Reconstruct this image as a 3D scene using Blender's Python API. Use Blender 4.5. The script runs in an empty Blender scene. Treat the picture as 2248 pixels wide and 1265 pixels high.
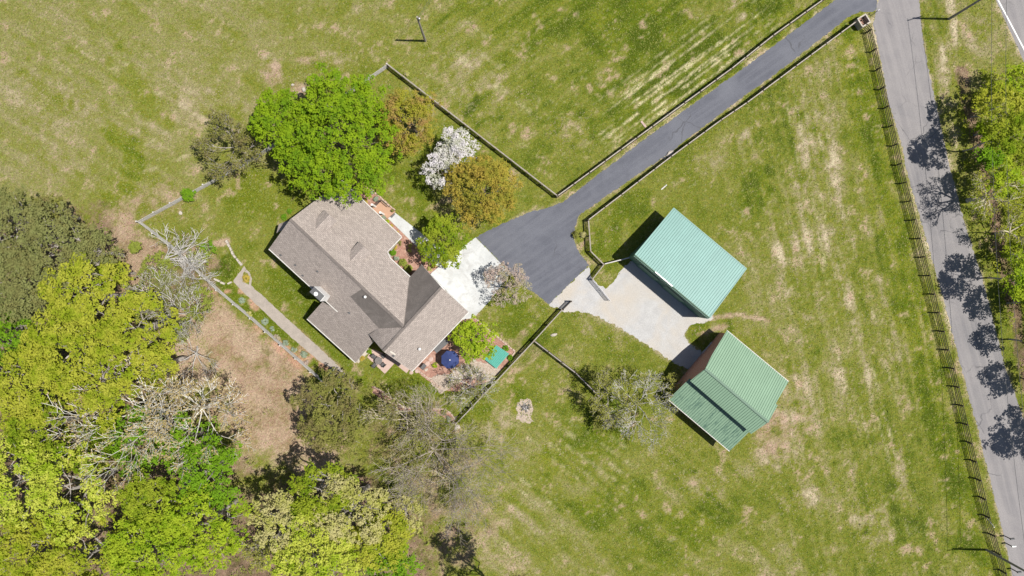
import bpy, math, random
import numpy as np
from mathutils import Vector, Matrix
from mathutils.geometry import tessellate_polygon

# ------------------------------------------------------------------ camera, sky, sun, exposure
SC = bpy.context.scene
H = 94.0            # camera height in metres
F = 1498.0          # focal length in photo pixels
CX, CY = 1124.0, 632.5
cam_d = bpy.data.cameras.new('camera'); cam = bpy.data.objects.new('camera', cam_d)
SC.collection.objects.link(cam); SC.camera = cam
cam.location = (0, 0, H); cam.rotation_euler = (0, 0, 0)
cam_d.sensor_width = 36.0; cam_d.lens = 36.0 * F / 2248.0; cam_d.clip_end = 2000
SUN_EL = 63.9
world = bpy.data.worlds.new('World'); SC.world = world; world.use_nodes = True
wn = world.node_tree; bg = wn.nodes['Background']
sky = wn.nodes.new('ShaderNodeTexSky'); sky.sky_type = 'NISHITA'; sky.sun_disc = False
sky.sun_elevation = math.radians(SUN_EL); sky.sun_rotation = math.radians(91)
wn.links.new(sky.outputs[0], bg.inputs[0]); bg.inputs[1].default_value = 0.065
sd = bpy.data.lights.new('sun', 'SUN'); sd.energy = 5.0; sd.angle = math.radians(0.53); sd.color = (1.0, 0.955, 0.88)
sun = bpy.data.objects.new('sun', sd); SC.collection.objects.link(sun)
sdir = Vector((-math.cos(math.radians(SUN_EL)), 0.01, -math.sin(math.radians(SUN_EL))))
sun.rotation_euler = sdir.to_track_quat('-Z', 'Y').to_euler(); sun.location = (60, 0, 110)
SC.view_settings.view_transform = 'Standard'; SC.view_settings.look = 'None'
SC.view_settings.exposure = 0.47; SC.view_settings.gamma = 1.0; SC.view_settings.use_curve_mapping = False
SC.cycles.max_bounces = 5; SC.cycles.diffuse_bounces = 3; SC.cycles.glossy_bounces = 2
SC.cycles.transmission_bounces = 3; SC.cycles.transparent_max_bounces = 4

RNG = np.random.default_rng(7)
R = random.Random(11)
COL = SC.collection

def W(px, py, h=0.0):
    s = (H - h) / F
    return Vector(((px - CX) * s, -(py - CY) * s, h))
def WB(px, py, h):            # where the foot of something stands whose top (height h) is seen at px, py
    v = W(px, py, h); v.z = 0; return v
M_PX = H / F                  # metres per photo pixel on the ground

# ------------------------------------------------------------------ object helpers
def tag(o, label=None, cat=None, group=None, kind=None):
    if label: o['label'] = label
    if cat: o['category'] = cat
    if group: o['group'] = group
    if kind: o['kind'] = kind
    return o
def empty(name, loc, label=None, cat=None, group=None):
    o = bpy.data.objects.new(name, None); o.location = loc; o.empty_display_size = .3
    COL.objects.link(o); return tag(o, label, cat, group)
def link(name, me, parent=None, world_coords=True):
    o = bpy.data.objects.new(name, me); COL.objects.link(o)
    if parent is not None:
        o.parent = parent
        if world_coords:
            b = Vector((0, 0, 0)); p = parent
            while p is not None: b += p.location; p = p.parent
            o.location = -b
    return o
class MB:
    """collects faces, builds one mesh object (coordinates in the world)"""
    def __init__(s): s.v = []; s.f = []; s.uv = []
    def add(s, vs, fs, uvs=None):
        n = len(s.v); s.v += [tuple(v) for v in vs]
        for i, f in enumerate(fs):
            s.f.append(tuple(n + k for k in f))
            s.uv.append(uvs[i] if uvs else None)
    def box(s, c, size, rz=0.0, taper=1.0, rx=0.0):
        x, y, z = size[0]/2, size[1]/2, size[2]/2
        m = Matrix.Translation(Vector(c)) @ Matrix.Rotation(rz, 4, 'Z') @ Matrix.Rotation(rx, 4, 'X')
        t = taper
        vs = [m @ Vector(p) for p in ((-x,-y,-z),(x,-y,-z),(x,y,-z),(-x,y,-z),(-x*t,-y*t,z),(x*t,-y*t,z),(x*t,y*t,z),(-x*t,y*t,z))]
        s.add(vs, ((0,3,2,1),(4,5,6,7),(0,1,5,4),(1,2,6,5),(2,3,7,6),(3,0,4,7)))
    def bar(s, a, b, w, h):
        a = Vector(a); b = Vector(b); d = (b-a).normalized()
        up = Vector((0,0,1)) if abs(d.z) < .95 else Vector((1,0,0))
        sx = d.cross(up).normalized()*w/2; sy = sx.cross(d).normalized()*h/2
        vs = [a-sx-sy,a+sx-sy,a+sx+sy,a-sx+sy,b-sx-sy,b+sx-sy,b+sx+sy,b-sx+sy]
        s.add(vs, ((0,1,2,3),(4,7,6,5),(0,4,5,1),(1,5,6,2),(2,6,7,3),(3,7,4,0)))
    def tube(s, pts, rad, n=6, cap=True):
        pts = [Vector(p) for p in pts]; k = len(pts); base = len(s.v)
        for i, p in enumerate(pts):
            d = (pts[min(i+1,k-1)] - pts[max(i-1,0)]).normalized()
            up = Vector((0,0,1)) if abs(d.z) < .9 else Vector((1,0,0))
            a = d.cross(up).normalized(); b = d.cross(a)
            r = rad[i] if isinstance(rad, (list, tuple)) else rad
            for j in range(n):
                t = 2*math.pi*j/n
                s.v.append(tuple(p + a*math.cos(t)*r + b*math.sin(t)*r))
        for i in range(k-1):
            for j in range(n):
                s.f.append((base+i*n+j, base+i*n+(j+1)%n, base+(i+1)*n+(j+1)%n, base+(i+1)*n+j)); s.uv.append(None)
        if cap:
            s.f.append(tuple(base+j for j in range(n))[::-1]); s.uv.append(None)
            s.f.append(tuple(base+(k-1)*n+j for j in range(n))); s.uv.append(None)
    def lathe(s, c, prof, n=16):
        base = len(s.v); c = Vector(c)
        for (r, z) in prof:
            for j in range(n):
                t = 2*math.pi*j/n; s.v.append((c.x+r*math.cos(t), c.y+r*math.sin(t), c.z+z))
        for i in range(len(prof)-1):
            for j in range(n):
                s.f.append((base+i*n+j, base+i*n+(j+1)%n, base+(i+1)*n+(j+1)%n, base+(i+1)*n+j)); s.uv.append(None)
        s.f.append(tuple(base+(len(prof)-1)*n+j for j in range(n))); s.uv.append(None)
    def slab(s, poly, thick):
        """closed slab whose top is the (planar) polygon of 3-D points; UV in metres along/down the slope"""
        poly = [Vector(p) for p in poly]
        tris = tessellate_polygon([poly])
        nrm = Vector((0,0,0))
        for i in range(len(poly)):
            a, b = poly[i], poly[(i+1)%len(poly)]
            nrm += Vector(((a.y-b.y)*(a.z+b.z), (a.z-b.z)*(a.x+b.x), (a.x-b.x)*(a.y+b.y)))
        nrm.normalize()
        if nrm.z < 0: nrm = -nrm
        u = Vector((0,0,1)).cross(nrm)
        u = u.normalized() if u.length > .02 else Vector((1,0,0))
        v = nrm.cross(u)
        uvs = [(p.dot(u), p.dot(v)) for p in poly]
        low = [p - Vector((0,0,thick)) for p in poly]; n = len(poly)
        def up(t):
            a,b,c = (poly[i] for i in t)
            return t if (b-a).cross(c-a).z > 0 else (t[0],t[2],t[1])
        fs, uv = [], []
        for t in tris:
            t = up(t); fs.append(t); uv.append([uvs[i] for i in t])
            fs.append((t[0]+n, t[2]+n, t[1]+n)); uv.append(None)
        for i in range(n):
            j = (i+1)%n; fs.append((i, i+n, j+n, j)); uv.append(None)
        s.add(poly+low, fs, uv)
    def wall(s, a, b, prof, thick=.2):
        """upright wall from a to b on the ground; prof = [(t, z)] is its top outline; thickness goes inwards (left of a->b)"""
        a = Vector((a[0],a[1],0)); b = Vector((b[0],b[1],0)); d = b-a
        n = Vector((-d.y, d.x, 0)).normalized()*thick
        front = [a, b] + [a + d*t + Vector((0,0,z)) for (t, z) in reversed(prof)]
        back = [p+n for p in front]; k = len(front)
        tr = tessellate_polygon([front])
        fs = [tuple(t) for t in tr] + [tuple(i+k for i in t) for t in tr]
        fs += [(i, (i+1)%k, (i+1)%k+k, i+k) for i in range(k)]
        L = d.length
        uvf = [[((front[i]-a).dot(d)/L, front[i].z) for i in t] for t in tr]
        s.add(front+back, fs, uvf + uvf + [None]*k)
    def build(s, name, mat, parent=None, smooth=False):
        me = bpy.data.meshes.new(name); me.from_pydata(s.v, [], s.f); me.materials.append(mat)
        if any(u for u in s.uv):
            l = me.uv_layers.new(name='uv'); i = 0
            for p, u in zip(me.polygons, s.uv):
                for k, li in enumerate(p.loop_indices):
                    if u: l.data[li].uv = u[k]
                    else:
                        c = me.vertices[me.loops[li].vertex_index].co; l.data[li].uv = (c.x+c.y, c.z)
        if smooth: me.polygons.foreach_set('use_smooth', [True]*len(me.polygons))
        me.update()
        return link(name, me, parent)

# ------------------------------------------------------------------ materials
def nodes(m):
    m.use_nodes = True; nt = m.node_tree; return nt, nt.nodes['Principled BSDF']
def N(nt, t, **kw):
    n = nt.nodes.new(t)
    for k, v in kw.items():
        if k == 'ins':
            for a, b in v.items(): n.inputs[a].default_value = b
        else: setattr(n, k, v)
    return n
def mixc(nt, fac, a, b, mode='MIX'):
    n = nt.nodes.new('ShaderNodeMix'); n.data_type = 'RGBA'; n.blend_type = mode; n.clamp_factor = True
    for sock, val in ((n.inputs['Factor'], fac), (n.inputs[6], a), (n.inputs[7], b)):
        if hasattr(val, 'is_linked') or hasattr(val, 'links'): nt.links.new(val, sock)
        elif isinstance(val, (int, float)): sock.default_value = val
        else: sock.default_value = (*val, 1)
    return n.outputs[2]
def noise(nt, vec, scale, detail=4, rough=.6, dist=0):
    n = N(nt, 'ShaderNodeTexNoise'); n.inputs['Scale'].default_value = scale; n.inputs['Detail'].default_value = detail
    n.inputs['Roughness'].default_value = rough; n.inputs['Distortion'].default_value = dist
    nt.links.new(vec, n.inputs['Vector']); return n.outputs['Fac']
def remap(nt, val, a, b, c=0.0, d=1.0):
    n = N(nt, 'ShaderNodeMapRange'); n.clamp = True; nt.links.new(val, n.inputs[0])
    for i, x in enumerate((a, b, c, d)): n.inputs[1+i].default_value = x
    return n.outputs[0]
def math2(nt, op, a, b):
    n = N(nt, 'ShaderNodeMath', operation=op)
    for i, x in enumerate((a, b)):
        if hasattr(x, 'links'): nt.links.new(x, n.inputs[i])
        else: n.inputs[i].default_value = x
    return n.outputs[0]
def bump(nt, bs, hgt, strength, dist=.05):
    b = N(nt, 'ShaderNodeBump'); b.inputs['Strength'].default_value = strength; b.inputs['Distance'].default_value = dist
    nt.links.new(hgt, b.inputs['Height']); nt.links.new(b.outputs[0], bs.inputs['Normal'])
def pos(nt): return N(nt, 'ShaderNodeNewGeometry').outputs['Position']

def simple(name, c1, c2=None, scale=3.0, c3=None, scale3=.4, rough=.8, fine=None, fine_amt=.25, bmp=0.0, metal=0.0, spec=.3, lo=.35, hi=.65, streak=None, crack=0):
    m = bpy.data.materials.new(name); nt, bs = nodes(m); p = pos(nt)
    col = None
    n1 = noise(nt, p, scale, 5, .65)
    col = mixc(nt, remap(nt, n1, lo, hi), c1, c2 or tuple(x*.75 for x in c1))
    if c3: col = mixc(nt, remap(nt, noise(nt, p, scale3, 4, .6, .5), .45, .7), col, c3)
    if streak:
        mp = N(nt, 'ShaderNodeMapping', vector_type='TEXTURE'); nt.links.new(p, mp.inputs[0]); mp.inputs['Rotation'].default_value = (0,0,math.radians(streak[0])); mp.inputs['Scale'].default_value = (streak[1], streak[2], 1)
        col = mixc(nt, remap(nt, noise(nt, mp.outputs[0], 1.0, 3, .6), .42, .62, 0, streak[4]), col, streak[3])
    if crack:
        vo = N(nt, 'ShaderNodeTexVoronoi', feature='DISTANCE_TO_EDGE'); vo.inputs['Scale'].default_value = crack
        wv = N(nt, 'ShaderNodeVectorMath', operation='ADD'); nz_ = N(nt, 'ShaderNodeTexNoise'); nz_.inputs['Scale'].default_value = .8; nt.links.new(p, nz_.inputs['Vector']); nt.links.new(p, wv.inputs[0]); nt.links.new(nz_.outputs['Color'], wv.inputs[1]); nt.links.new(wv.outputs[0], vo.inputs['Vector'])
        cm = math2(nt, 'MULTIPLY', remap(nt, vo.outputs['Distance'], .004, .014, 1, 0), remap(nt, noise(nt, p, .15, 3, .6), .5, .6, 0, .6))
        col = mixc(nt, cm, col, (.05,.05,.055))
    if fine:
        nf = noise(nt, p, fine, 3, .7)
        g = remap(nt, nf, .3, .7, 1-fine_amt, 1+fine_amt)
        mm = N(nt, 'ShaderNodeVectorMath', operation='SCALE'); nt.links.new(col, mm.inputs[0]); nt.links.new(g, mm.inputs['Scale']); col = mm.outputs[0]
        if bmp: bump(nt, bs, nf, bmp)
    elif bmp: bump(nt, bs, n1, bmp)
    nt.links.new(col, bs.inputs['Base Color'])
    bs.inputs['Roughness'].default_value = rough; bs.inputs['Metallic'].default_value = metal
    bs.inputs['Specular IOR Level'].default_value = spec
    return m

def shingle(name, c1, c2, stain_shade=None):
    m = bpy.data.materials.new(name); nt, bs = nodes(m); p = pos(nt)
    uv = N(nt, 'ShaderNodeUVMap').outputs[0]
    br = N(nt, 'ShaderNodeTexBrick'); nt.links.new(uv, br.inputs['Vector'])
    br.inputs['Scale'].default_value = 1; br.inputs['Brick Width'].default_value = .42; br.inputs['Row Height'].default_value = .19
    br.inputs['Mortar Size'].default_value = .016; br.inputs['Mortar Smooth'].default_value = .3
    br.inputs['Color1'].default_value = (*c1, 1); br.inputs['Color2'].default_value = (*c2, 1); br.inputs['Mortar'].default_value = (*[x*.45 for x in c2], 1)
    br.inputs['Bias'].default_value = 0
    col = br.outputs['Color']
    big = noise(nt, p, .35, 4, .6, .4)
    col = mixc(nt, remap(nt, big, .4, .7, 0, .35), col, tuple(x*.72 for x in c1))
    sp = remap(nt, noise(nt, p, 7, 3, .8), .3, .7, .72, 1.28)
    mm = N(nt, 'ShaderNodeVectorMath', operation='SCALE'); nt.links.new(col, mm.inputs[0]); nt.links.new(sp, mm.inputs['Scale']); col = mm.outputs[0]
    if stain_shade:
        col = mixc(nt, remap(nt, noise(nt, p, .5, 5, .7, 1.0), .3, .62, .35, .9), col, stain_shade)
    nt.links.new(col, bs.inputs['Base Color']); bs.inputs['Roughness'].default_value = .9
    bump(nt, bs, br.outputs['Fac'], -.3, .02)
    return m

def metalroof(name, c, dark, period=None, glare_streaks=0.0):
    m = bpy.data.materials.new(name); nt, bs = nodes(m); p = pos(nt)
    uv = N(nt, 'ShaderNodeUVMap').outputs[0]
    mp = N(nt, 'ShaderNodeMapping'); nt.links.new(uv, mp.inputs[0]); mp.inputs['Scale'].default_value = (3.0, .12, 1)
    st = noise(nt, mp.outputs[0], 1.0, 4, .7)
    col = mixc(nt, remap(nt, st, .35, .7, 0, .45), c, tuple(x*.78 for x in c))
    col = mixc(nt, remap(nt, noise(nt, p, .5, 4, .6), .45, .7, 0, .35), col, tuple(min(1,x*1.18) for x in c))
    if glare_streaks:
        mp2 = N(nt, 'ShaderNodeMapping'); nt.links.new(uv, mp2.inputs[0]); mp2.inputs['Scale'].default_value = (2.6, .5, 1)
        w = noise(nt, mp2.outputs[0], 1.0, 5, .75)
        col = mixc(nt, remap(nt, w, .5, .66, 0, glare_streaks), col, dark)  # dark streaks between lighter ones, imitating glare in the colour
    nt.links.new(col, bs.inputs['Base Color']); bs.inputs['Roughness'].default_value = .5; bs.inputs['Specular IOR Level'].default_value = .4
    return m

def brickmat(name):
    m = bpy.data.materials.new(name); nt, bs = nodes(m)
    uv = N(nt, 'ShaderNodeUVMap').outputs[0]
    br = N(nt, 'ShaderNodeTexBrick'); nt.links.new(uv, br.inputs['Vector']); br.inputs['Scale'].default_value = 1
    br.inputs['Brick Width'].default_value = .22; br.inputs['Row Height'].default_value = .075; br.inputs['Mortar Size'].default_value = .01
    br.inputs['Color1'].default_value = (.34,.09,.055,1); br.inputs['Color2'].default_value = (.42,.17,.10,1); br.inputs['Mortar'].default_value = (.4,.35,.3,1)
    nt.links.new(br.outputs['Color'], bs.inputs['Base Color']); bs.inputs['Roughness'].default_value = .9
    bump(nt, bs, br.outputs['Fac'], -.4, .02)
    return m

def leafmat(name, a, b, c=None, transl=.35):
    m = bpy.data.materials.new(name); m.use_nodes = True; nt = m.node_tree
    nt.nodes.clear(); out = N(nt, 'ShaderNodeOutputMaterial')
    at = N(nt, 'ShaderNodeAttribute'); at.attribute_name = 'tint'; t = at.outputs['Fac']
    p = pos(nt)
    col = mixc(nt, t, a, b)
    if c: col = mixc(nt, remap(nt, noise(nt, p, .55, 4, .65), .45, .62), col, c)
    df = N(nt, 'ShaderNodeBsdfDiffuse'); tr = N(nt, 'ShaderNodeBsdfTranslucent'); mx = N(nt, 'ShaderNodeMixShader')
    nt.links.new(col, df.inputs[0]); nt.links.new(col, tr.inputs[0]); mx.inputs[0].default_value = transl
    nt.links.new(df.outputs[0], mx.inputs[1]); nt.links.new(tr.outputs[0], mx.inputs[2]); nt.links.new(mx.outputs[0], out.inputs[0])
    return m

M = {}
M['shingle'] = shingle('shingle', (.335,.288,.258), (.25,.213,.19))
M['shingle_stain_shade'] = shingle('shingle_stain_shade', (.235,.205,.185), (.185,.162,.148), (.10,.086,.077))  # roof stain on the main slope, painted shade on the garage slope
M['teal_roof'] = metalroof('teal_metal_roof', (.150,.285,.258), (.06,.15,.12))
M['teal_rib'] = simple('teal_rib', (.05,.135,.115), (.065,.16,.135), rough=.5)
M['sage_roof'] = metalroof('sage_metal_roof', (.19,.29,.20), (.06,.12,.08))
M['sage_glare_streaks'] = metalroof('sage_metal_glare_streaks', (.165,.255,.175), (.03,.075,.06), glare_streaks=.9)  # streaks stand in for glare on the metal, painted into the colour
M['sage_rib'] = simple('sage_rib', (.055,.115,.075), (.07,.14,.09), rough=.5)
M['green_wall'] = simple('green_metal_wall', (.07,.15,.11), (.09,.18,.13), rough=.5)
M['brick'] = brickmat('red_brick')
M['cream'] = simple('cream_siding', (.5,.46,.40), (.45,.41,.36), rough=.8)
M['white'] = simple('white_paint', (.80,.79,.77), (.70,.69,.67), scale=2, rough=.5)
M['trim'] = simple('dull_white_trim', (.52,.50,.47), (.42,.40,.37), scale=2, rough=.6)
M['dark'] = simple('dark_metal', (.03,.03,.035), (.05,.05,.05), rough=.5)
M['charcoal'] = simple('charcoal_metal', (.075,.075,.08), (.11,.11,.11), rough=.6)
M['tabletop'] = simple('bronze_table_top', (.16,.145,.14), (.12,.11,.105), scale=5, rough=.4)
M['glass'] = simple('window_glass', (.03,.04,.05), (.05,.06,.07), rough=.1, spec=.8)
M['steel'] = simple('galvanised_steel', (.42,.42,.44), (.3,.3,.32), rough=.4, metal=.6)
M['fence_grey'] = simple('weathered_wood', (.32,.29,.26), (.2,.18,.16), scale=4, rough=.9)
M['fence_tan'] = simple('aged_fence_wood', (.30,.255,.19), (.2,.165,.12), scale=4, rough=.9)
M['fence_silver'] = simple('silvered_wood', (.52,.50,.48), (.38,.36,.34), scale=4, rough=.9)
M['fence_dark'] = simple('dark_stained_wood', (.045,.035,.028), (.075,.06,.045), scale=4, rough=.9)
M['pole'] = simple('pole_wood', (.30,.27,.24), (.2,.18,.16), scale=4, rough=.9)
M['bark'] = simple('bark', (.16,.125,.095), (.10,.08,.06), scale=6, rough=.95)
M['bark_grey'] = simple('grey_bark', (.36,.33,.30), (.24,.21,.19), scale=6, rough=.95)
M['bark_silver'] = simple('silver_dead_wood', (.50,.48,.46), (.34,.32,.3), scale=3, rough=.9)
M['twig'] = simple('twig_bark', (.36,.315,.275), (.25,.215,.19), scale=3, rough=.9)
M['bark_pale'] = simple('pale_limb_bark', (.62,.60,.55), (.46,.43,.38), scale=3, rough=.9)
M['bark_warm'] = simple('pale_warm_bark', (.52,.46,.36), (.38,.33,.25), scale=3, rough=.9)
M['asphalt_new'] = simple('driveway_asphalt', (.078,.082,.100), (.098,.102,.122), scale=.5, c3=(.125,.13,.15), scale3=.12, fine=14, fine_amt=.35, bmp=.25, rough=.85, streak=(35, 14, .7, (.118,.122,.142), .55), crack=.16)
M['asphalt_old'] = simple('road_asphalt', (.175,.165,.168), (.205,.193,.192), scale=.45, c3=(.145,.14,.146), scale3=.1, fine=11, fine_amt=.3, bmp=.25, rough=.9, streak=(-75, 20, .8, (.24,.225,.222), .5), crack=.22)
M['concrete'] = simple('concrete', (.38,.39,.39), (.50,.51,.51), scale=.35, c3=(.33,.33,.325), scale3=.7, fine=8, fine_amt=.09, rough=.85)
M['gravel'] = simple('pale_gravel', (.385,.382,.378), (.33,.326,.322), scale=.8, c3=(.38,.345,.30), scale3=.2, fine=11, fine_amt=.3, bmp=.6, rough=.95)
M['path'] = simple('exposed_path', (.31,.27,.235), (.25,.22,.19), scale=1.2, fine=10, fine_amt=.2, bmp=.3, rough=.95)
M['mulch'] = simple('red_mulch', (.34,.19,.145), (.20,.105,.08), scale=7, c3=(.40,.26,.205), scale3=1.5, fine=16, fine_amt=.5, bmp=1.0, rough=.95)
M['pebble'] = simple('pale_pebbles', (.44,.38,.32), (.24,.18,.14), scale=6, fine=14, fine_amt=.4, bmp=1.0, rough=.9)
M['patio'] = simple('pink_patio_concrete', (.42,.31,.27), (.37,.275,.24), scale=1.5, fine=8, fine_amt=.08, rough=.85)
M['porch'] = simple('tan_porch_brick', (.40,.245,.165), (.34,.21,.145), scale=5, fine=10, fine_amt=.15, rough=.85)
M['edging'] = simple('edging_brick', (.42,.32,.26), (.34,.245,.2), scale=6, rough=.9)
M['stone'] = simple('pale_stone', (.44,.40,.35), (.31,.275,.23), scale=5, fine=9, fine_amt=.2, bmp=.5, rough=.9)
M['ash'] = simple('ash_patch', (.38,.31,.25), (.31,.25,.2), scale=3, fine=9, fine_amt=.35, bmp=.8, rough=.95)
M['char'] = simple('charred_sticks', (.04,.04,.045), (.20,.19,.19), scale=4, rough=.9)
M['umbrella'] = simple('navy_canvas', (.022,.036,.12), (.03,.046,.145), scale=2, rough=.8)
M['teal_cover'] = metalroof('teal_cover_panels', (.05,.27,.215), (.03,.2,.16))
M['straw'] = simple('tan_board', (.62,.53,.42), (.5,.42,.33), rough=.9)
M['line'] = simple('road_line_paint', (.75,.75,.73), (.62,.62,.6), scale=6, rough=.7)
M['grass_blade'] = leafmat('grass_blade', (.13,.175,.03), (.28,.29,.08), transl=.3)
M['straw_blade'] = leafmat('straw_blade', (.26,.215,.13), (.38,.32,.21), transl=.2)
M['litter'] = leafmat('leaf_litter', (.13,.08,.05), (.26,.18,.12), transl=.1)

L = {   # leaf palettes
 'maple':   leafmat('maple_leaf', (.17,.27,.012), (.27,.38,.02), (.14,.25,.015)),
 'bronze':  leafmat('bronze_leaf', (.34,.235,.055), (.39,.345,.05), (.25,.24,.035)),
 'bronzegreen': leafmat('bronze_green_leaf', (.30,.25,.04), (.30,.33,.03), (.34,.23,.08)),
 'blossom': leafmat('white_blossom', (.52,.49,.50), (.66,.63,.64), (.40,.41,.30), .2),
 'pink':    leafmat('pink_blossom', (.44,.345,.30), (.34,.27,.22), (.29,.28,.16), .2),
 'fresh':   leafmat('fresh_leaf', (.25,.32,.02), (.38,.43,.05), (.17,.26,.015), .48),
 'lime':    leafmat('lime_leaf', (.30,.40,.02), (.43,.51,.05), (.20,.32,.015), .45),
 'yg':      leafmat('yellow_green_leaf', (.33,.355,.03), (.48,.485,.075), (.25,.32,.02), .45),
 'pale':    leafmat('pale_green_leaf', (.36,.41,.04), (.53,.55,.11), (.26,.36,.02)),
 'cream':   leafmat('cream_green_leaf', (.40,.37,.15), (.50,.46,.22), (.36,.37,.08)),
 'vivid':   leafmat('vivid_green_leaf', (.11,.23,.015), (.19,.33,.02), (.15,.27,.015)),
 'olive':   leafmat('olive_leaf', (.145,.165,.05), (.275,.285,.11), (.20,.195,.07)),
 'darkolive': leafmat('dark_olive_leaf', (.15,.165,.035), (.29,.29,.075), (.21,.18,.075)),
 'bud':     leafmat('orange_bud', (.42,.31,.15), (.36,.30,.10), (.46,.38,.22)),
 'spring':  leafmat('spring_leaf', (.29,.31,.05), (.38,.38,.09), (.22,.22,.06)),
 'hedge':   leafmat('hedge_leaf', (.18,.23,.035), (.31,.34,.07)),
 'blue':    leafmat('blue_green_leaf', (.20,.27,.18), (.38,.43,.33)),
 'gold':    leafmat('gold_leaf', (.42,.30,.06), (.45,.38,.08)),
 'cover':   leafmat('ground_cover_leaf', (.11,.24,.015), (.16,.30,.02)),
}

# ------------------------------------------------------------------ value noise for masks
def vnoise(xs, ys, scale, seed, octaves=4):
    """smooth value noise on a regular grid, 0..1 (xs, ys 1-D arrays in metres)"""
    out = np.zeros((len(ys), len(xs))); amp = 1; tot = 0
    for o in range(octaves):
        r = np.random.default_rng(seed+o*17); n = 256
        g = r.random((n, n)); s = scale/(2**o)
        fx = (xs/s + 1000) % n; fy = (ys/s + 1000) % n
        ix = np.floor(fx).astype(int); iy = np.floor(fy).astype(int)
        tx = fx-ix; ty = fy-iy; tx = tx*tx*(3-2*tx); ty = ty*ty*(3-2*ty)
        ix %= n; iy %= n
        a = g[np.ix_(iy, ix)]; b = g[np.ix_(iy, (ix+1)%n)]; c = g[np.ix_((iy+1)%n, ix)]; d = g[np.ix_((iy+1)%n, (ix+1)%n)]
        out += amp*((a*(1-tx)+b*tx)*(1-ty)[:,None] + (c*(1-tx)+d*tx)*ty[:,None]); tot += amp; amp *= .55
    return out/tot

# ------------------------------------------------------------------ ground
xs = np.concatenate([-np.geomspace(320, 82, 14)[:-1], np.arange(-80, 80.01, .27), np.geomspace(82, 320, 14)[1:]])
ys = np.concatenate([-np.geomspace(320, 52, 14)[:-1], np.arange(-50, 50.01, .27), np.geomspace(52, 320, 14)[1:]])
XX, YY = np.meshgrid(xs, ys)
PX = XX/M_PX + CX; PY = CY - YY/M_PX      # the ground seen in photo pixels
nA = vnoise(xs, ys, 9, 1, 5); nB = vnoise(xs, ys, 3.0, 2, 4); nC = vnoise(xs, ys, 1.2, 3, 3); nD = vnoise(xs, ys, 25, 5, 4)
def blob(px, py, rx, ry, rot=0.0, soft=.5, rag=.55):
    c, s = math.cos(math.radians(rot)), math.sin(math.radians(rot))
    dx = PX-px; dy = PY-py
    u = (dx*c+dy*s)/rx; v = (-dx*s+dy*c)/ry
    d = np.sqrt(u*u+v*v) + (nB-.5)*rag*2 + (nC-.5)*rag
    return np.clip((1-d)/soft+.5, 0, 1)
def segdist(pts):
    D = np.full(PX.shape, 1e9)
    for (x0, y0), (x1, y1) in zip(pts[:-1], pts[1:]):
        dx, dy = x1-x0, y1-y0; t = np.clip(((PX-x0)*dx+(PY-y0)*dy)/(dx*dx+dy*dy), 0, 1)
        D = np.minimum(D, np.hypot(PX-x0-t*dx, PY-y0-t*dy))
    return D
def band(pts, w, soft=.5, rag=.5):
    d = segdist(pts)/w + (nB-.5)*rag*2 + (nC-.5)*rag
    return np.clip((1-d)/soft+.5, 0, 1)
ROADF = [(1881,52),(1901,73),(1911,115),(1957,321),(1966,363),(2068,767),(2080,807),(2128,1009),(2157,1130),(2192,1250),(2215,1330)]
mx = np.maximum
dry = np.clip((nA-.42)*1.6, 0, 1)*.55
dry = dry + .22*np.clip(1-(PX-100)/700, 0, 1)*(PY < 600)      # the left paddock is drier
lush = np.clip((nD-.48)*3, 0, 1)*.45 + np.clip((.5-nA)*2, 0, 1)*.3
dirt = np.zeros_like(PX); litter = np.zeros_like(PX)
# lush strips
lush = mx(lush, .95*np.clip(1.25-segdist([(x-38, y) for x, y in ROADF])/52-(nB-.5)*.9, 0, 1))
lush = mx(lush, .9*band([(1330,20),(1480,100),(1560,150)], 95))
lush = mx(lush, .8*blob(1700, 40, 120, 60, -35)); lush = mx(lush, .7*blob(1350, 230, 70, 60, -35)); lush = mx(lush, .7*blob(1190, 70, 70, 50))
lush = mx(lush, .75*band([(250,290),(290,330),(280,420),(240,440)], 26)); lush = mx(lush, .5*band([(250,130),(300,200),(360,260)], 30))
for b in ((1370,470,70,35,-30),(1330,540,50,60,0),(1140,710,80,40,40),(1110,680,60,40,0),(1335,940,60,60,0),(900,400,70,40,40),(930,460,60,30,40),
          (640,640,30,120,-45),(590,420,90,60,0),(720,760,20,120,-48),(900,850,90,40,30),(1010,890,60,40,0),(1130,860,20,60,0),(1530,720,30,20,0),
          (1480,1180,120,60,-20),(1250,1000,80,50,0),(1380,1090,60,30,0),(2000,700,50,50,0),(1300,1120,60,40,0),(1560,590,30,30,0),(1660,420,40,60,30)):
    lush = mx(lush, .75*blob(*b))
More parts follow.
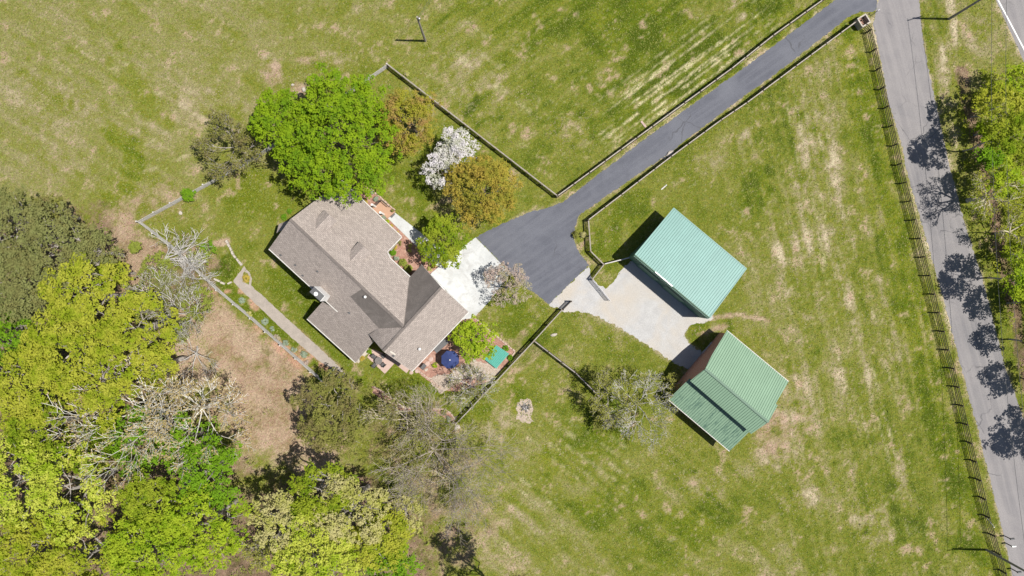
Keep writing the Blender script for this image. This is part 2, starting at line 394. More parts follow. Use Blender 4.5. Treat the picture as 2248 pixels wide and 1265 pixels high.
# straw patches
for b in ((1590,345,65,28,-30),(1570,370,40,20,-20),(1640,290,60,14,-50),(1790,300,28,90,-8),(1760,400,20,110,-5),(1830,380,16,150,-8),(1780,520,50,40,0),
          (1740,650,14,9,0),(1775,698,18,7,10),(1720,560,50,16,60),(1860,120,22,14,0),(1680,160,20,14,0),(1740,900,55,90,15),(1700,1000,80,35,-30),
          (1870,690,10,60,-10),(1900,780,10,80,-10),(1850,840,30,60,-10),(720,128,75,22,-5),(655,190,28,35,0),(560,230,60,40,0),(590,140,25,40,0),(430,230,80,60,0),
          (150,230,90,60,0),(60,200,60,50,0),(330,300,60,40,0),(80,360,100,50,0),(1260,860,35,20,50),(1205,840,30,16,-45),(1090,940,60,30,-40),
          (1150,1000,70,25,-30),(1190,680,30,20,0),(1320,720,60,25,30),(1240,790,40,25,0),(1440,520,30,16,0),(1345,500,22,14,0),(1360,640,25,14,0),
          (1540,720,60,9,-8),(1590,735,50,8,-8),(1680,740,60,16,10),(1060,200,100,60,20),(1010,140,60,40,20),(930,190,25,20,0),(2085,130,26,45,10),(2130,60,60,60,0),
          (330,430,60,30,0),(560,380,30,16,0),(1250,300,60,40,0),(1450,980,50,40,0),(1560,1060,60,30,0),(1980,1060,30,70,-15),(1920,1150,40,60,-15),(1780,1090,60,40,0)):
    dry = mx(dry, .85*blob(*b, soft=.9, rag=.8))
# mowing streaks
def streaks(px, py, rx, ry, rot, ang, per, seed, thr=.62):
    a = math.radians(ang); u = (PX*math.cos(a)+PY*math.sin(a)); v = (-PX*math.sin(a)+PY*math.cos(a))
    r = np.random.default_rng(seed); n = 400; g1 = r.random(n); g2 = r.random((n, 40))
    vi = v/per + 200; i0 = np.floor(vi).astype(int) % n; ui = np.floor(u/34+nB*1.2).astype(int) % 40
    prof = np.clip(1-np.abs((vi-np.floor(vi))-.5)*3.4-(nC-.5)*1.2, 0, 1)
    on = (g1[i0] > .3) & (g2[i0, ui] > thr-.25)
    return prof*on*blob(px, py, rx, ry, rot, 1.0, .3)
SMT = mx(streaks(1510,165,215,72,-36,-37,15,3,.45), streaks(1480,190,170,55,-36,-35,13,41,.5)); SMB = np.zeros_like(PX)
lush = mx(lush, .8*streaks(1530,150,250,110,-36,-37,31,5,.4))
for s in ((220,150,200,110,30,29,24,11,.75),(360,340,120,70,-20,-20,28,12,.6),(1180,1030,170,90,45,40,20,13,.5),(1330,1010,110,50,35,36,24,14,.7),
          (1900,850,70,330,-14,75,16,15,.6),(1800,400,70,200,-8,80,19,16,.55),(1050,180,180,110,40,38,36,17,.75),(1660,560,60,150,-25,58,22,18,.75)):
    dry = mx(dry, .8*streaks(*s)); SMB = mx(SMB, streaks(*s)*(.75 if s[0] > 700 else .55))
    lush = mx(lush, .5*streaks(*s[:6], s[6]*1.4, s[7]+40, s[8]-.1))
# bare, pinkish earth and forest litter
for b in ((570,880,130,130,0),(500,760,110,70,45),(440,700,80,60,40),(620,960,100,60,0),(560,950,80,60,0),(300,590,90,60,50),(240,540,60,30,40),(330,560,50,40,0),(400,800,90,80,0),
          (700,1010,60,40,0),(740,960,40,40,0)):
    dirt = mx(dirt, .95*blob(*b, soft=.7, rag=.6))
for b in ((1000,1130,110,50,35),(950,1080,80,50,0),(1000,1200,130,50,20),(1080,1120,60,22,45),(1040,1235,80,30,0),(980,1020,60,30,0)): dirt = mx(dirt, .5*blob(*b, soft=.9, rag=.9))
dirt = mx(dirt, .5*band([(380,430),(230,520),(250,600)], 45)); dirt = mx(dirt, .6*blob(600,160,28,26)); dirt = mx(dirt, .8*blob(655,195,16,16))
dirt = mx(dirt, .7*blob(668,132,28,12)); dirt = mx(dirt, .45*blob(1160,780,40,20,-40)); dirt = mx(dirt, .5*blob(1115,770,50,16,-45))
dirt = mx(dirt, .9*band([(400,560),(430,545),(500,530)], 8, .6, .3)); dirt = mx(dirt, .8*band([(1555,700),(1620,690),(1690,705)], 6)); dirt = mx(dirt, .8*band([(1535,735),(1590,715)], 6))
dirt = mx(dirt, .55*band([(1560,770),(1700,1010)], 22)*0)
dirt = mx(dirt, .6*blob(1700,960,40,55,20)); dirt = mx(dirt, .5*blob(1765,920,30,50,10))
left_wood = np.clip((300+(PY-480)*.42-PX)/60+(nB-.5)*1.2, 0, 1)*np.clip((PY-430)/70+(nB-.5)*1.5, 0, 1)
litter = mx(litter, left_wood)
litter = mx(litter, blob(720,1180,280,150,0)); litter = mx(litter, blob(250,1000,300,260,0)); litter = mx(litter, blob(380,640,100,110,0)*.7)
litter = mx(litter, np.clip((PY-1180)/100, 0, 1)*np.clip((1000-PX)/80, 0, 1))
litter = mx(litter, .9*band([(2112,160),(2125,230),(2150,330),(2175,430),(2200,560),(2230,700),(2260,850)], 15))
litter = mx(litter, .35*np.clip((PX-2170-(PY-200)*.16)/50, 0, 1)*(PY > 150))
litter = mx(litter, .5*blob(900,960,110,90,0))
for b in ((700,780,13,90,-48),(560,665,12,20,0),(665,735,10,26,-48),(600,690,8,10,0),(500,640,9,6,0),(710,805,10,14,-48),(640,725,8,14,-48),(530,640,8,6,0)):   # orange soil in the back border
    dirt = mx(dirt, .9*blob(*b, soft=.6, rag=.5))
gard = [(490,632),(560,690),(620,745),(700,815)]
lush = mx(lush, .98*band(gard, 20, .5, .3)*(1-.0*dirt)); lush = mx(lush, .98*blob(505,590,26,32,0,.4,.3)); lush = mx(lush, .9*blob(722,825,18,12,40))
def an(ang, lu, lv, seed, oct_=3):
    a = math.radians(ang); u = PX*math.cos(a)+PY*math.sin(a)+60*nD; v = -PX*math.sin(a)+PY*math.cos(a)+26*nA
    out = 0; amp = 1; tot = 0
    for o in range(oct_):
        g = np.random.default_rng(seed+o).random((256,256)); fu = (u/lu*(2**o)+900) % 256; fv = (v/lv*(1.7**o)+900) % 256
        iu = fu.astype(int) % 256; iv = fv.astype(int) % 256; tu = fu-np.floor(fu); tv = fv-np.floor(fv); tu = tu*tu*(3-2*tu); tv = tv*tv*(3-2*tv)
        out = out + amp*((g[iv,iu]*(1-tu)+g[iv,(iu+1)%256]*tu)*(1-tv)+(g[(iv+1)%256,iu]*(1-tu)+g[(iv+1)%256,(iu+1)%256]*tu)*tv); tot += amp; amp *= .6
    return out/tot-.5
wE = np.clip((PX-1560-(PY-400)*.15)/120, 0, 1)*(PX < 2100); wT = np.clip((1500-PX+500-PY*1.2)/200, 0, 1)*np.clip((PX-820)/150, 0, 1)*np.clip((PY*-1+430+(PX-1225)*-.1)/80, 0, 1)
wB = np.clip((PY-880)/120, 0, 1)*np.clip((PX-980)/80, 0, 1)*(1-wE); wL = np.clip((700-PX)/200, 0, 1)*np.clip((480-PY)/60, 0, 1)
for w_, ang, lu, lv, sd_ in ((wE, 77, 240, 14, 61), (wT, -37, 200, 18, 62), (wB, 40, 200, 15, 63), (wL, 31, 200, 16, 64), (1-.6*np.clip(wE+wT+wB+wL,0,1), 50, 60, 30, 65)):
    z = an(ang, lu, lv, sd_); dry = dry + w_*z*1.25; lush = lush - w_*z*1.0 + .12*w_*(nA-.5)

lawn = np.clip(1.3-segdist([(640,420),(560,480),(620,640),(760,780),(900,850),(960,880)])/90, 0, 1)
dry = dry*(1-.45*lawn)
dry *= (1-.7*band(gard, 30)); lush *= (1-.9*dirt)
EDGES = [[(1928,0),(1917,55),(1933,130),(1950,221),(1983,329),(1986,361),(2032,521),(2061,620),(2108,800),(2146,940),(2194,1138),(2223,1265)],
         [(2018,0),(2027,97),(2055,230),(2081,350),(2118,492),(2153,599),(2205,800),(2248,921)], [(1100,492),(1170,464),(1236,443),(1297,396),(1394,321.5),(1504,241),(1632,150),(1737,72),(1834,0)],
         [(1861,39),(1773,108),(1640,206),(1532,288),(1463,341),(1366,407),(1269,474),(1262,500),(1259,526),(1268,549),(1293,582)], [(1205,668),(1180,648),(1155,632)],
         [(1545,775),(1515,757),(1500,735),(1512,716)], [(1468,790),(1440,770),(1400,745),(1340,708),(1310,694),(1240,684)], [(2186,0),(2240,118)]]
verge = np.zeros_like(PX)
for e_ in EDGES: verge = mx(verge, np.clip(1.2-segdist(e_)/4.6+(nC-.5)*2.2, 0, 1))
def zs(n): return (n-n.mean())/n.std()
zA, zB, zC, zD = zs(nA), zs(nB), zs(nC), zs(nD)
white = np.random.default_rng(9).normal(size=PX.shape)
nE = zs(vnoise(xs, ys, .75, 31, 2)); nF = zs(vnoise(xs, ys, 1.8, 33, 3))
# one number per place: 0 deep green ... 1 bleached straw
base = np.full(PX.shape, .43)
base += .16*np.clip((720-PX)/350, 0, 1)*np.clip((560-PY)/120, 0, 1)          # tired upper left paddock
base += .08*np.clip((1150-PX)/300, 0, 1)*np.clip((300-PY)/200, 0, 1)
base += .05*wE; base -= .02*wT; base += .05*wB
base += .10*np.clip((PX-2020)/60, 0, 1)*np.clip((210-PY)/60, 0, 1)
amp = .74+.36*wE-.35*lawn-.15*np.clip((720-PX)/350, 0, 1)
t_ = base + amp*(.035*zD + .045*zA + .05*zB + .055*zC + .035*nF + .045*nE + .05*white)
for w_, ang, lu, lv, sd_ in ((wE, 77, 260, 10, 71), (wT, -37, 240, 12, 72), (wB, 40, 240, 11, 73), (wL, 31, 240, 12, 74)):
    t_ += w_*(.60 if w_ is wE else .36 if w_ is wL else .48)*(1.0*an(ang, lu, lv, sd_) + .25*an(ang+4, lu*.5, lv*.5, sd_+5))
pat = np.clip(dry-.42, 0, 1.2)*(1-.45*np.clip((700-PX)/200, 0, 1))
t_ += pat*(.30+.32*wE+.14*nF+.10*nE+.10*zC)
t_ -= np.clip(lush-.2, 0, 1)*.34
t_ += verge*.38
t_ = t_*(1-.12*lawn)+.33*.12*lawn
stops = np.array([0, .16, .32, .46, .60, .76, .92, 1.1]); pal = np.array([(.056,.078,.010),(.084,.112,.011),(.124,.145,.017),(.164,.172,.030),(.200,.192,.062),(.238,.212,.102),(.325,.272,.172),(.44,.375,.25)])
RGB = np.stack([np.interp(t_, stops, pal[:,k]) for k in range(3)], -1)
# fence strip and garden grass is more saturated
sat = np.clip(lush-.35, 0, .6)[...,None]*.8; RGB = RGB*(1-sat) + RGB*np.array([1.02,1.08,.35])*sat
def over(mask, c1, c2, nz, k=1.0):
    global RGB
    w = np.clip(mask*1.5-.35+.16*nF+.13*nE+.12*zC+.08*white, 0, 1)[...,None]*k; f = np.clip(.5+.28*nz+.15*white, 0, 1)[...,None]
    RGB = RGB*(1-w) + (np.array(c1)*(1-f)+np.array(c2)*f)*w
over(SMT*1.05, (.36,.32,.17), (.55,.49,.30), nE, .9)
over(SMB*.95, (.24,.22,.10), (.44,.39,.24), nE, .72)
over(dirt, (.265,.165,.122), (.43,.315,.245), zA*.5+nF*.7, .80)
gb = band(gard, 24, .5, .3)*dirt; over(gb, (.36,.19,.12), (.42,.26,.18), nF, .9)
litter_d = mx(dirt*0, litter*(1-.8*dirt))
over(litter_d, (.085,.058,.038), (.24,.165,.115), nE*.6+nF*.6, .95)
sp_ = (np.random.default_rng(12).random(PX.shape) < .03*np.clip(t_*1.6, .1, 1)); RGB = np.where(sp_[...,None], RGB*.72+np.array([.42,.37,.24])*.28, RGB)
out_ = np.clip(mx((np.abs(XX)-77)/3.5, (np.abs(YY)-47)/3.5), 0, 1)[...,None]; RGB = RGB*(1-out_)+np.array([.150,.160,.028])*out_      # beyond the fine grid
nv = XX.size; ny, nx = XX.shape
co = np.zeros((nv, 3), np.float32); co[:,0] = XX.ravel(); co[:,1] = YY.ravel()
idx = np.arange(nv).reshape(ny, nx)
quads = np.stack([idx[:-1,:-1], idx[:-1,1:], idx[1:,1:], idx[1:,:-1]], -1).reshape(-1, 4)
def fastmesh(name, co, faces, k, tint=None):
    me = bpy.data.meshes.new(name); nf = len(faces)
    me.vertices.add(len(co)); me.vertices.foreach_set('co', np.ascontiguousarray(co, np.float32).ravel())
    me.loops.add(nf*k); me.loops.foreach_set('vertex_index', np.ascontiguousarray(faces, np.int32).ravel())
    me.polygons.add(nf); me.polygons.foreach_set('loop_start', np.arange(0, nf*k, k, dtype=np.int32))
    me.update(calc_edges=True)
    if tint is not None:
        a = me.attributes.new('tint', 'FLOAT', 'FACE'); a.data.foreach_set('value', np.ascontiguousarray(tint, np.float32))
    return me
gm = fastmesh('ground', co, quads, 4)
ca = gm.attributes.new('cover', 'FLOAT_COLOR', 'POINT')
ca.data.foreach_set('color', np.concatenate([np.clip(RGB, .005, .7), np.ones(PX.shape+(1,))], -1).reshape(-1, 4).astype(np.float32).ravel())
ground = link('ground', gm); tag(ground, 'rough green and straw-coloured pasture with bare patches', kind='structure')
m = bpy.data.materials.new('pasture'); nt, bs = nodes(m); p = pos(nt)
at = N(nt, 'ShaderNodeAttribute'); at.attribute_name = 'cover'
n2 = noise(nt, p, 5.5, 4, .8); n3 = noise(nt, p, 11, 3, .8)
hs = N(nt, 'ShaderNodeHueSaturation'); nt.links.new(at.outputs['Color'], hs.inputs['Color']); nt.links.new(remap(nt, noise(nt, p, 3.2, 4, .7), .35, .65, .475, .525), hs.inputs['Hue'])
n7 = noise(nt, p, 2.4, 5, .85)
g = remap(nt, math2(nt, 'ADD', math2(nt, 'MULTIPLY', n3, .3), math2(nt, 'ADD', math2(nt, 'MULTIPLY', n2, .4), math2(nt, 'MULTIPLY', n7, .3))), .37, .63, .40, 1.75)
mm = N(nt, 'ShaderNodeVectorMath', operation='SCALE'); nt.links.new(hs.outputs[0], mm.inputs[0]); nt.links.new(g, mm.inputs['Scale'])
nt.links.new(mm.outputs[0], bs.inputs['Base Color']); bs.inputs['Roughness'].default_value = 1; bs.inputs['Specular IOR Level'].default_value = .05
bump(nt, bs, math2(nt, 'ADD', n2, math2(nt, 'MULTIPLY', n3, .6)), .9, .16)
gm.materials.append(m)
def sample(mask, x, y):
    ix = np.clip(np.searchsorted(xs, x), 0, len(xs)-1); iy = np.clip(np.searchsorted(ys, y), 0, len(ys)-1)
    return mask[iy, ix]

# ------------------------------------------------------------------ paved sheets
def resample(pts, step, jit, seed):
    r = random.Random(seed); out = []
    n = len(pts)
    for i in range(n):
        a = Vector(pts[i]); b = Vector(pts[(i+1)%n]); k = max(1, int((b-a).length/step))
        d = (b-a).normalized() if (b-a).length else Vector((1,0)); nn = Vector((-d.y, d.x))
        for j in range(k):
            q = a.lerp(b, j/k) + nn*r.uniform(-jit, jit); out.append(q)
    return out
SHEETS = []
def sheet(name, pts, z, mat, label, jit=.06, step=.35, kind='structure', thick=0, parent=None):
    w = [W(x, y).to_2d() for x, y in pts]; SHEETS.append(w)
    q = resample(w, step, jit, len(name)*7+len(pts)) if jit else w
    q3 = [Vector((a.x, a.y, z)) for a in q]
    mb = MB()
    if thick: mb.slab(q3, thick)
    else:
        tr = tessellate_polygon([q3]); fs = []
        for t in tr:
            a, b, c = (q3[i] for i in t); fs.append(tuple(t) if (b-a).cross(c-a).z > 0 else (t[0], t[2], t[1]))
        mb.add(q3, fs)
    o = mb.build(name, mat, parent); tag(o, label, kind=kind); return o
road_L = [(1940,-260),(1932,-100),(1928,0),(1917,55),(1933,130),(1950,221),(1983,329),(1986,361),(2032,521),(2061,620),(2108,800),(2146,940),(2194,1138),(2223,1265),(2275,1480)]
road_R = [(2034,-260),(2020,-100),(2018,0),(2027,97),(2055,230),(2081,350),(2118,492),(2153,599),(2205,800),(2248,921),(2310,1150),(2375,1480)]
sheet('road', road_L+road_R[::-1], .004, M['asphalt_old'], 'worn grey country lane running down beside the black paddock fence', .11, .3)
sheet('driveway', [(1045,521),(1100,492),(1170,464),(1200,457),(1236,443),(1297,396),(1394,321.5),(1504,241),(1632,150),(1737,72),(1834,0),(1850,-12),(1926,-14),(1924,20),(1917,27),(1889,25),(1861,39),(1773,108),(1700,164),(1640,206),
       (1532,288),(1463,341),(1366,407),(1269,474),(1262,500),(1259,526),(1268,549),(1293,582),(1205,668),(1180,648),(1155,632),(1121,598)], .008, M['asphalt_new'], 'dark blue-grey asphalt driveway from the lane to the house', .09, .3)
sheet('concrete_apron', [(1044,521.5),(1120,599),(1078,657.6),(1040,698),(1011,703),(944,601),(962,586),(1000,560),(1012,545)], .006, M['concrete'], 'pale concrete parking apron in front of the garage wing', .02, 1)
sheet('gravel_yard', [(1204,669),(1292,584),(1301,613),(1312,625),(1328,633),(1344,623),(1369,588),(1405,560),(1570,700),(1530,712),(1512,716),(1500,735),(1515,757),(1545,775),(1575,800),(1545,830),(1520,815),(1468,790),(1440,770),
       (1400,745),(1340,708),(1310,694),(1275,684),(1240,684),(1222,676)], .0055, M['gravel'], 'pale gravel yard in front of the two green roofed outbuildings', .18, .3)
sheet('highway', [(2186,0),(2240,118),(2290,240),(2400,460),(2520,460),(2420,200),(2330,0),(2250,-220),(2090,-220)], .004, M['asphalt_old'], 'grey highway crossing the upper right corner', .03, .6)
mb = MB(); a = [W(2105-2,-200),W(2191,0),W(2248,108),W(2300,220),W(2395,420)]
for q0, q1 in zip(a[:-1], a[1:]):
    d = (q1-q0).normalized(); n_ = Vector((-d.y, d.x, 0))*.09
    mb.add([q0-n_, q1-n_, q1+n_, q0+n_], [(0,1,2,3)])
o = mb.build('road_marking', M['line']); o.location.z = .012; tag(o, 'white edge line painted along the highway', kind='structure')
sheet('garden_path', [(536,584),(541,592),(534,600),(533,613),(540,623),(551,627),(573,646),(628,697),(701,764),(750,810),(760,825),(745,830),(732,813),(701,793),(630,733),(546,653),(511,618)], .006, M['path'], 'tan gravel garden path behind the house', .05)
sheet('loop_path', [(541,592),(548,598),(553,612),(551,627),(546,626),(548,612),(544,601),(537,597)], .007, M['path'], 'thin tan path looping round the small gold planting', .03)
sheet('front_walk', [(849,477),(866,466),(925,512),(985,560),(962,586),(930,556),(904,531)], .009, M['concrete'], 'pale concrete walk from the porch to the parking apron', .0)
sheet('porch_bed', [(772,440),(806,409),(840,438),(818,462)], .006, M['mulch'], 'red mulch bed beside the front porch', .05)
sheet('front_bed', [(838,485),(849,477),(904,531),(930,556),(962,587),(944,603),(905,620),(850,572),(835,545),(870,515)], .006, M['mulch'], 'red mulch bed between the front walk and the house', .05)
sheet('side_bed', [(1005,703),(1042,698),(1090,738),(1131,772),(1112,800),(1080,835),(1040,850),(1000,860),(965,855),(900,805)], .006, M['mulch'], 'red mulch bed with a navy parasol east of the garage wing', .06)
sheet('pebble_bed', [(938,832),(960,822),(990,822),(1015,800),(1045,792),(1075,800),(1100,812),(1080,838),(1050,832),(1020,832),(990,850),(968,866),(955,852)], .010, M['pebble'], 'band of pale pebbles curving along the side bed', .15, .3)
sheet('patio', [(806,784),(845,821),(866,798),(893,820),(899,810),(866,785),(818,766)], .012, M['patio'], 'pink concrete patio under the dark table behind the house', .0)
sheet('stone_edge_path', [(782,796),(790,780),(806,764),(816,768),(800,784),(788,796)], .007, M['stone'], 'strip of pale stone at the corner of the patio', .1)
sheet('back_bed', [(815,846),(845,862),(880,890),(903,899),(880,903),(845,882),(818,862)], .006, M['mulch'], 'narrow mulch bed with a curved brick edge below the back lawn', .08)
sheet('corner_bed', [(948,897),(985,902),(1003,930),(985,924),(962,908)], .006, M['mulch'], 'narrow mulch bed where the curved edge meets the board fence', .08)

# ------------------------------------------------------------------ planes seen through the camera
def plane(a, b, c):
    a, b, c = W(*a), W(*b), W(*c); n = (b-a).cross(c-a).normalized(); return a, n
def on(px, py, pl):
    o = Vector((0,0,H)); d = W(px, py) - o
    t = (pl[0]-o).dot(pl[1]) / d.dot(pl[1]); return o + d*t
def ribs(mb, poly, pitch, w=.07, h=.035, off=.0):
    """standing ribs that run down the slope of a planar polygon"""
    poly = [Vector(p) for p in poly]
    n = Vector((0,0,0))
    for i in range(len(poly)):
        a, b = poly[i], poly[(i+1)%len(poly)]
        n += Vector(((a.y-b.y)*(a.z+b.z), (a.z-b.z)*(a.x+b.x), (a.x-b.x)*(a.y+b.y)))
    n.normalize();  n = n if n.z > 0 else -n
    u = Vector((0,0,1)).cross(n).normalized(); v = n.cross(u)
    U = [p.dot(u) for p in poly]; o = poly[0]
    x = min(U)+pitch*.5+off
    while x < max(U):
        hits = []
        for i in range(len(poly)):
            a, b = poly[i], poly[(i+1)%len(poly)]; ua, ub = a.dot(u), b.dot(u)
            if (ua-x)*(ub-x) < 0: hits.append(a.lerp(b, (x-ua)/(ub-ua)))
        hits.sort(key=lambda q: q.dot(v))
        for q0, q1 in zip(hits[::2], hits[1::2]):
            a, b = q0, q1
            vs = [a-u*w/2, a-u*w*.25+n*h, a+u*w*.25+n*h, a+u*w/2, b-u*w/2, b-u*w*.25+n*h, b+u*w*.25+n*h, b+u*w/2]
            mb.add(vs, ((0,1,5,4),(1,2,6,5),(2,3,7,6),(0,3,2,1),(4,5,6,7)))
        x += pitch
def box_at(mb, a, b, w, h): mb.bar(a, b, w, h)

# ------------------------------------------------------------------ the house
HR, HE = 8.6, 5.6
house = empty('house', W(820, 640), 'long grey shingle roofed house with two dormers and a white chimney', 'house')
SWm = plane((637,482,HR),(887,718,HR),(591,546,HE))
NEm = plane((637,482,HR),(887,718,HR),(899.6,608.7,HE))
GNW = plane((969,631,HR),(841,771,HR),(925,581,HE))
GSE = plane((969,631,HR),(841,771,HR),(1028,685,HE))
R1, J, G1, G2 = W(637,482,HR), W(887,718,HR), W(969,631,HR), W(841,771,HR)
Rm = W(797,633,HR); V1 = on(899.6,608.7,NEm); F2 = on(831,720.5,SWm); F1 = on(768.7,651,SWm)
WGp = plane((674.8,699.6,3.3),(781,795.4,3.3),(831,720.5,F2.z))
E1 = on(591,546,SWm); E2 = on(742,684,SWm); B = on(880.7,520.5,NEm); B0 = on(750,397,NEm)
ne = [R1, J, V1, on(856,568,NEm), on(860,563,NEm), on(849.4,552.8,NEm), B, B0]
mb = MB(); mb.slab(ne, .16)
mb.slab([R1, Rm, F1, E2, E1], .16)
nw2 = [G1, J, V1, W(925,581,HE)]; mb.slab(nw2, .16)
gnw = [J, G2, on(810.5,735,GNW), F2]; mb.slab(gnw, .16)
gse = [G1, G2, W(903.5,815,HE), W(1028,685,HE)]; mb.slab(gse, .16)
wing = [on(674.8,699.6,WGp), on(708,662.6,WGp), on(742,682,WGp), F1, F2, on(810.4,735.7,WGp), on(817,751.8,WGp), on(781,795.4,WGp)]
mb.slab(wing, .16)
roof = mb.build('roof', M['shingle'], house)
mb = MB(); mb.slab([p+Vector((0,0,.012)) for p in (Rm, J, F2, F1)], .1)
mb.slab([p+Vector((0,0,.012)) for p in nw2], .1)  # slope facing away from the sun, its shade put into the colour
o = mb.build('stained_and_shaded_slopes', M['shingle_stain_shade'], house); tag(o, 'stained main slope and garage slope with painted shade beside the valley')
# ridge caps
rc = MB(); k = Vector((0,0,.03))
for a, b in ((R1, J), (G1, G2)): rc.bar(a+k, b+k, .34, .07)
for a, b in ((J, V1), (J, F2), ): rc.bar(a+k*.3, b+k*.3, .16, .03)
rc.build('ridge_cap', M['shingle'], roof)
# dormers
dn = Vector((NEm[1].x, NEm[1].y, 0)).normalized()       # towards the north-east
dr = (J-R1).normalized()
for (apx, apy) in ((693,504),(769,574)):
    A = on(apx, apy, NEm); L_ = 2.55; hw = 1.05
    rf = A + dn*L_; eL = A + dn*L_ - dr*hw - Vector((0,0,.62)); eR = A + dn*L_ + dr*hw - Vector((0,0,.62))
    sl = -(NEm[1].x*dn.x+NEm[1].y*dn.y)/NEm[1].z        # fall of the roof per metre
    back = .62/abs(sl)
    bL = A + dn*back - dr*hw - Vector((0,0,.62)); bR = A + dn*back + dr*hw - Vector((0,0,.62))
    d_ = MB(); up = Vector((0,0,.05))
    d_.slab([A+up, rf+up, eL+up, bL+up], .1); d_.slab([A+up, bR+up, eR+up, rf+up], .1)
    dob = d_.build('dormer', M['shingle'], house)
    w_ = MB(); f = -dn*.25
    def dz(q): return on_plane_z(q)
    fl = eL+f+dr*.15; fr = eR+f-dr*.15; top = rf+f-Vector((0,0,.08))
    zf = fl.z - 1.15
    w_.add([Vector((fl.x,fl.y,zf)), Vector((fr.x,fr.y,zf)), fr, top, fl], [(0,1,2,3,4)])
    bl = bL+dr*.15; brr = bR-dr*.15
    w_.add([Vector((fl.x,fl.y,zf)), fl, bl], [(0,1,2)]); w_.add([Vector((fr.x,fr.y,zf)), brr, fr], [(0,1,2)])
    w_.build('dormer_wall', M['cream'], dob)
    g_ = MB(); c0 = (fl+fr)/2 + dn*.03 - Vector((0,0,.45)); g_.bar(c0-dr*.4, c0+dr*.4, .05, .75); g_.build('window', M['glass'], dob)
# gutters / fascia
for pts in ((E1,E2),(on(674.8,699.6,WGp),on(781,795.4,WGp)),(W(903.5,815,HE),W(1028,685,HE)),(B0,B),(on(856,568,NEm),V1),(V1,W(925,581,HE)),(on(849.4,552.8,NEm),B),(on(856,568,NEm),on(849.4,552.8,NEm))):
    g_ = MB(); a, b = pts; d = (b-a).normalized(); n = Vector((-d.y,d.x,0)); mid = (a+b)/2
    c0 = (R1+G2)/2
    if (mid+n*.1-c0).length < (mid-c0).length: n = -n
    g_.bar(a+n*.08-Vector((0,0,.05)), b+n*.08-Vector((0,0,.05)), .12, .12); g_.build('gutter', M['trim'], house)
# rakes
for a, b in ((R1,E1),(R1,B0),(G1,W(1028,685,HE)),(G1,W(925,581,HE)),(G2,W(903.5,815,HE)),(G2,on(810.5,735,GNW)),(on(817,751.8,WGp),on(781,795.4,WGp))):
    g_ = MB(); g_.bar(a-Vector((0,0,.14)), b-Vector((0,0,.14)), .04, .18); g_.build('rake_board', M['trim'], house)
# walls
def inset(p, q, amt=.45):
    v = Vector((p.x,p.y,0)); c = Vector((q.x,q.y,0)); return v + (c-v).normalized()*amt
wl = MB(); dr2 = (G2-G1).normalized(); nG = Vector((-dr2.y, dr2.x, 0))
c_main = (E1+B0+J)/3
e1, b0, b1 = E1+dn*.45+dr*.45, B0-dn*.45+dr*.45, B-dn*.45-dr*.45
wl.wall(b0, e1, [(0,b0.z-.1),(((R1-B0).dot(-dn)-.45)/((E1-B0).dot(-dn)-.9),HR-.25),(1,E1.z-.12)])
e2 = E2+dn*.45; wl.wall(e1, e2, [(0,HE-.05),(1,HE-.05)]); wl.wall(b1, b0, [(0,B.z-.05),(1,B.z-.05)])
b2 = on(849.4,552.8,NEm)-dr*.45+dn*.1; wl.wall(b2, b1, [(0,b2.z-.1),(1,B.z-.1)])
v0 = on(856,568,NEm)-dn*.45; v1 = V1-dn*.45; wl.wall(v1, v0, [(0,HE-.05),(1,HE-.05)])
gA, gB, gC, gD = W(925,581,HE), W(1028,685,HE), W(903.5,815,HE), on(810.5,735,GNW)
ins = .45; s1 = -dr2*1; cen = (gA+gB+gC+gD)/4
def pull(p): 
    v = cen-p; a_ = dr2*(1 if v.dot(dr2) > 0 else -1)*.45; b_ = nG*(1 if v.dot(nG) > 0 else -1)*.45; return p+a_+b_
qa, qb, qc, qd = pull(gA), pull(gB), pull(gC), pull(gD)
tmid = .5
wl.wall(qa, qb, [(0,HE-.1),(tmid,HR-.35),(1,HE-.1)], -.2); wl.wall(qb, qc, [(0,HE-.1),(1,HE-.1)], -.2); wl.wall(qc, qd, [(0,HE-.1),(tmid,HR-.35),(1,HE-.1)], -.2)
v1b = V1+dr2*0; wl.wall(qa, pull(V1) if False else qa+dr2*1.6, [(0,HE-.1),(1,HE-.1)], .2)
w1, w4 = on(674.8,699.6,WGp), on(781,795.4,WGp); w5 = on(817,751.8,WGp); w0 = on(708,662.6,WGp)
wa, wb = w1+dn*.45+dr*.4, w4+dn*.45-dr*.4
wl.wall(wa, wb, [(0,3.2),(1,3.2)]); wl.wall(wb, w5-dr*.4, [(0,3.2),(1,w5.z-.15)]); wl.wall(w0+dr*.4, wa, [(0,w0.z-.15),(1,3.2)])
wall_o = wl.build('wall', M['cream'], house)
# windows and doors on the walls
def opening(a, b, t, z0, z1, w, mat, name, out=.03):
    a = Vector((a.x,a.y,0)); b = Vector((b.x,b.y,0)); d = (b-a).normalized(); n = Vector((d.y,-d.x,0))
    c = a.lerp(b, t); g_ = MB()
    if n.dot(c-cen) < 0: n = -n
    c += n*(out+.02)
    fr = MB(); fr.bar(c+Vector((0,0,(z0+z1)/2))-d*(w/2+.08), c+Vector((0,0,(z0+z1)/2))+d*(w/2+.08), .05, z1-z0+.16)
    f = fr.build('window' if name == 'pane' else name, M['white'], house)
    if name == 'pane':
        g_.bar(c+n*.03+Vector((0,0,(z0+z1)/2))-d*w/2, c+n*.03+Vector((0,0,(z0+z1)/2))+d*w/2, .03, z1-z0); g_.build('pane', mat, f)
opening(qa, qb, .3, .05, 2.3, 2.7, M['white'], 'garage_door'); opening(qa, qb, .72, .05, 2.3, 2.7, M['white'], 'garage_door')
for t in (.2,.5,.8): opening(qb, qc, t, 1, 2.3, 1.2, M['glass'], 'pane')
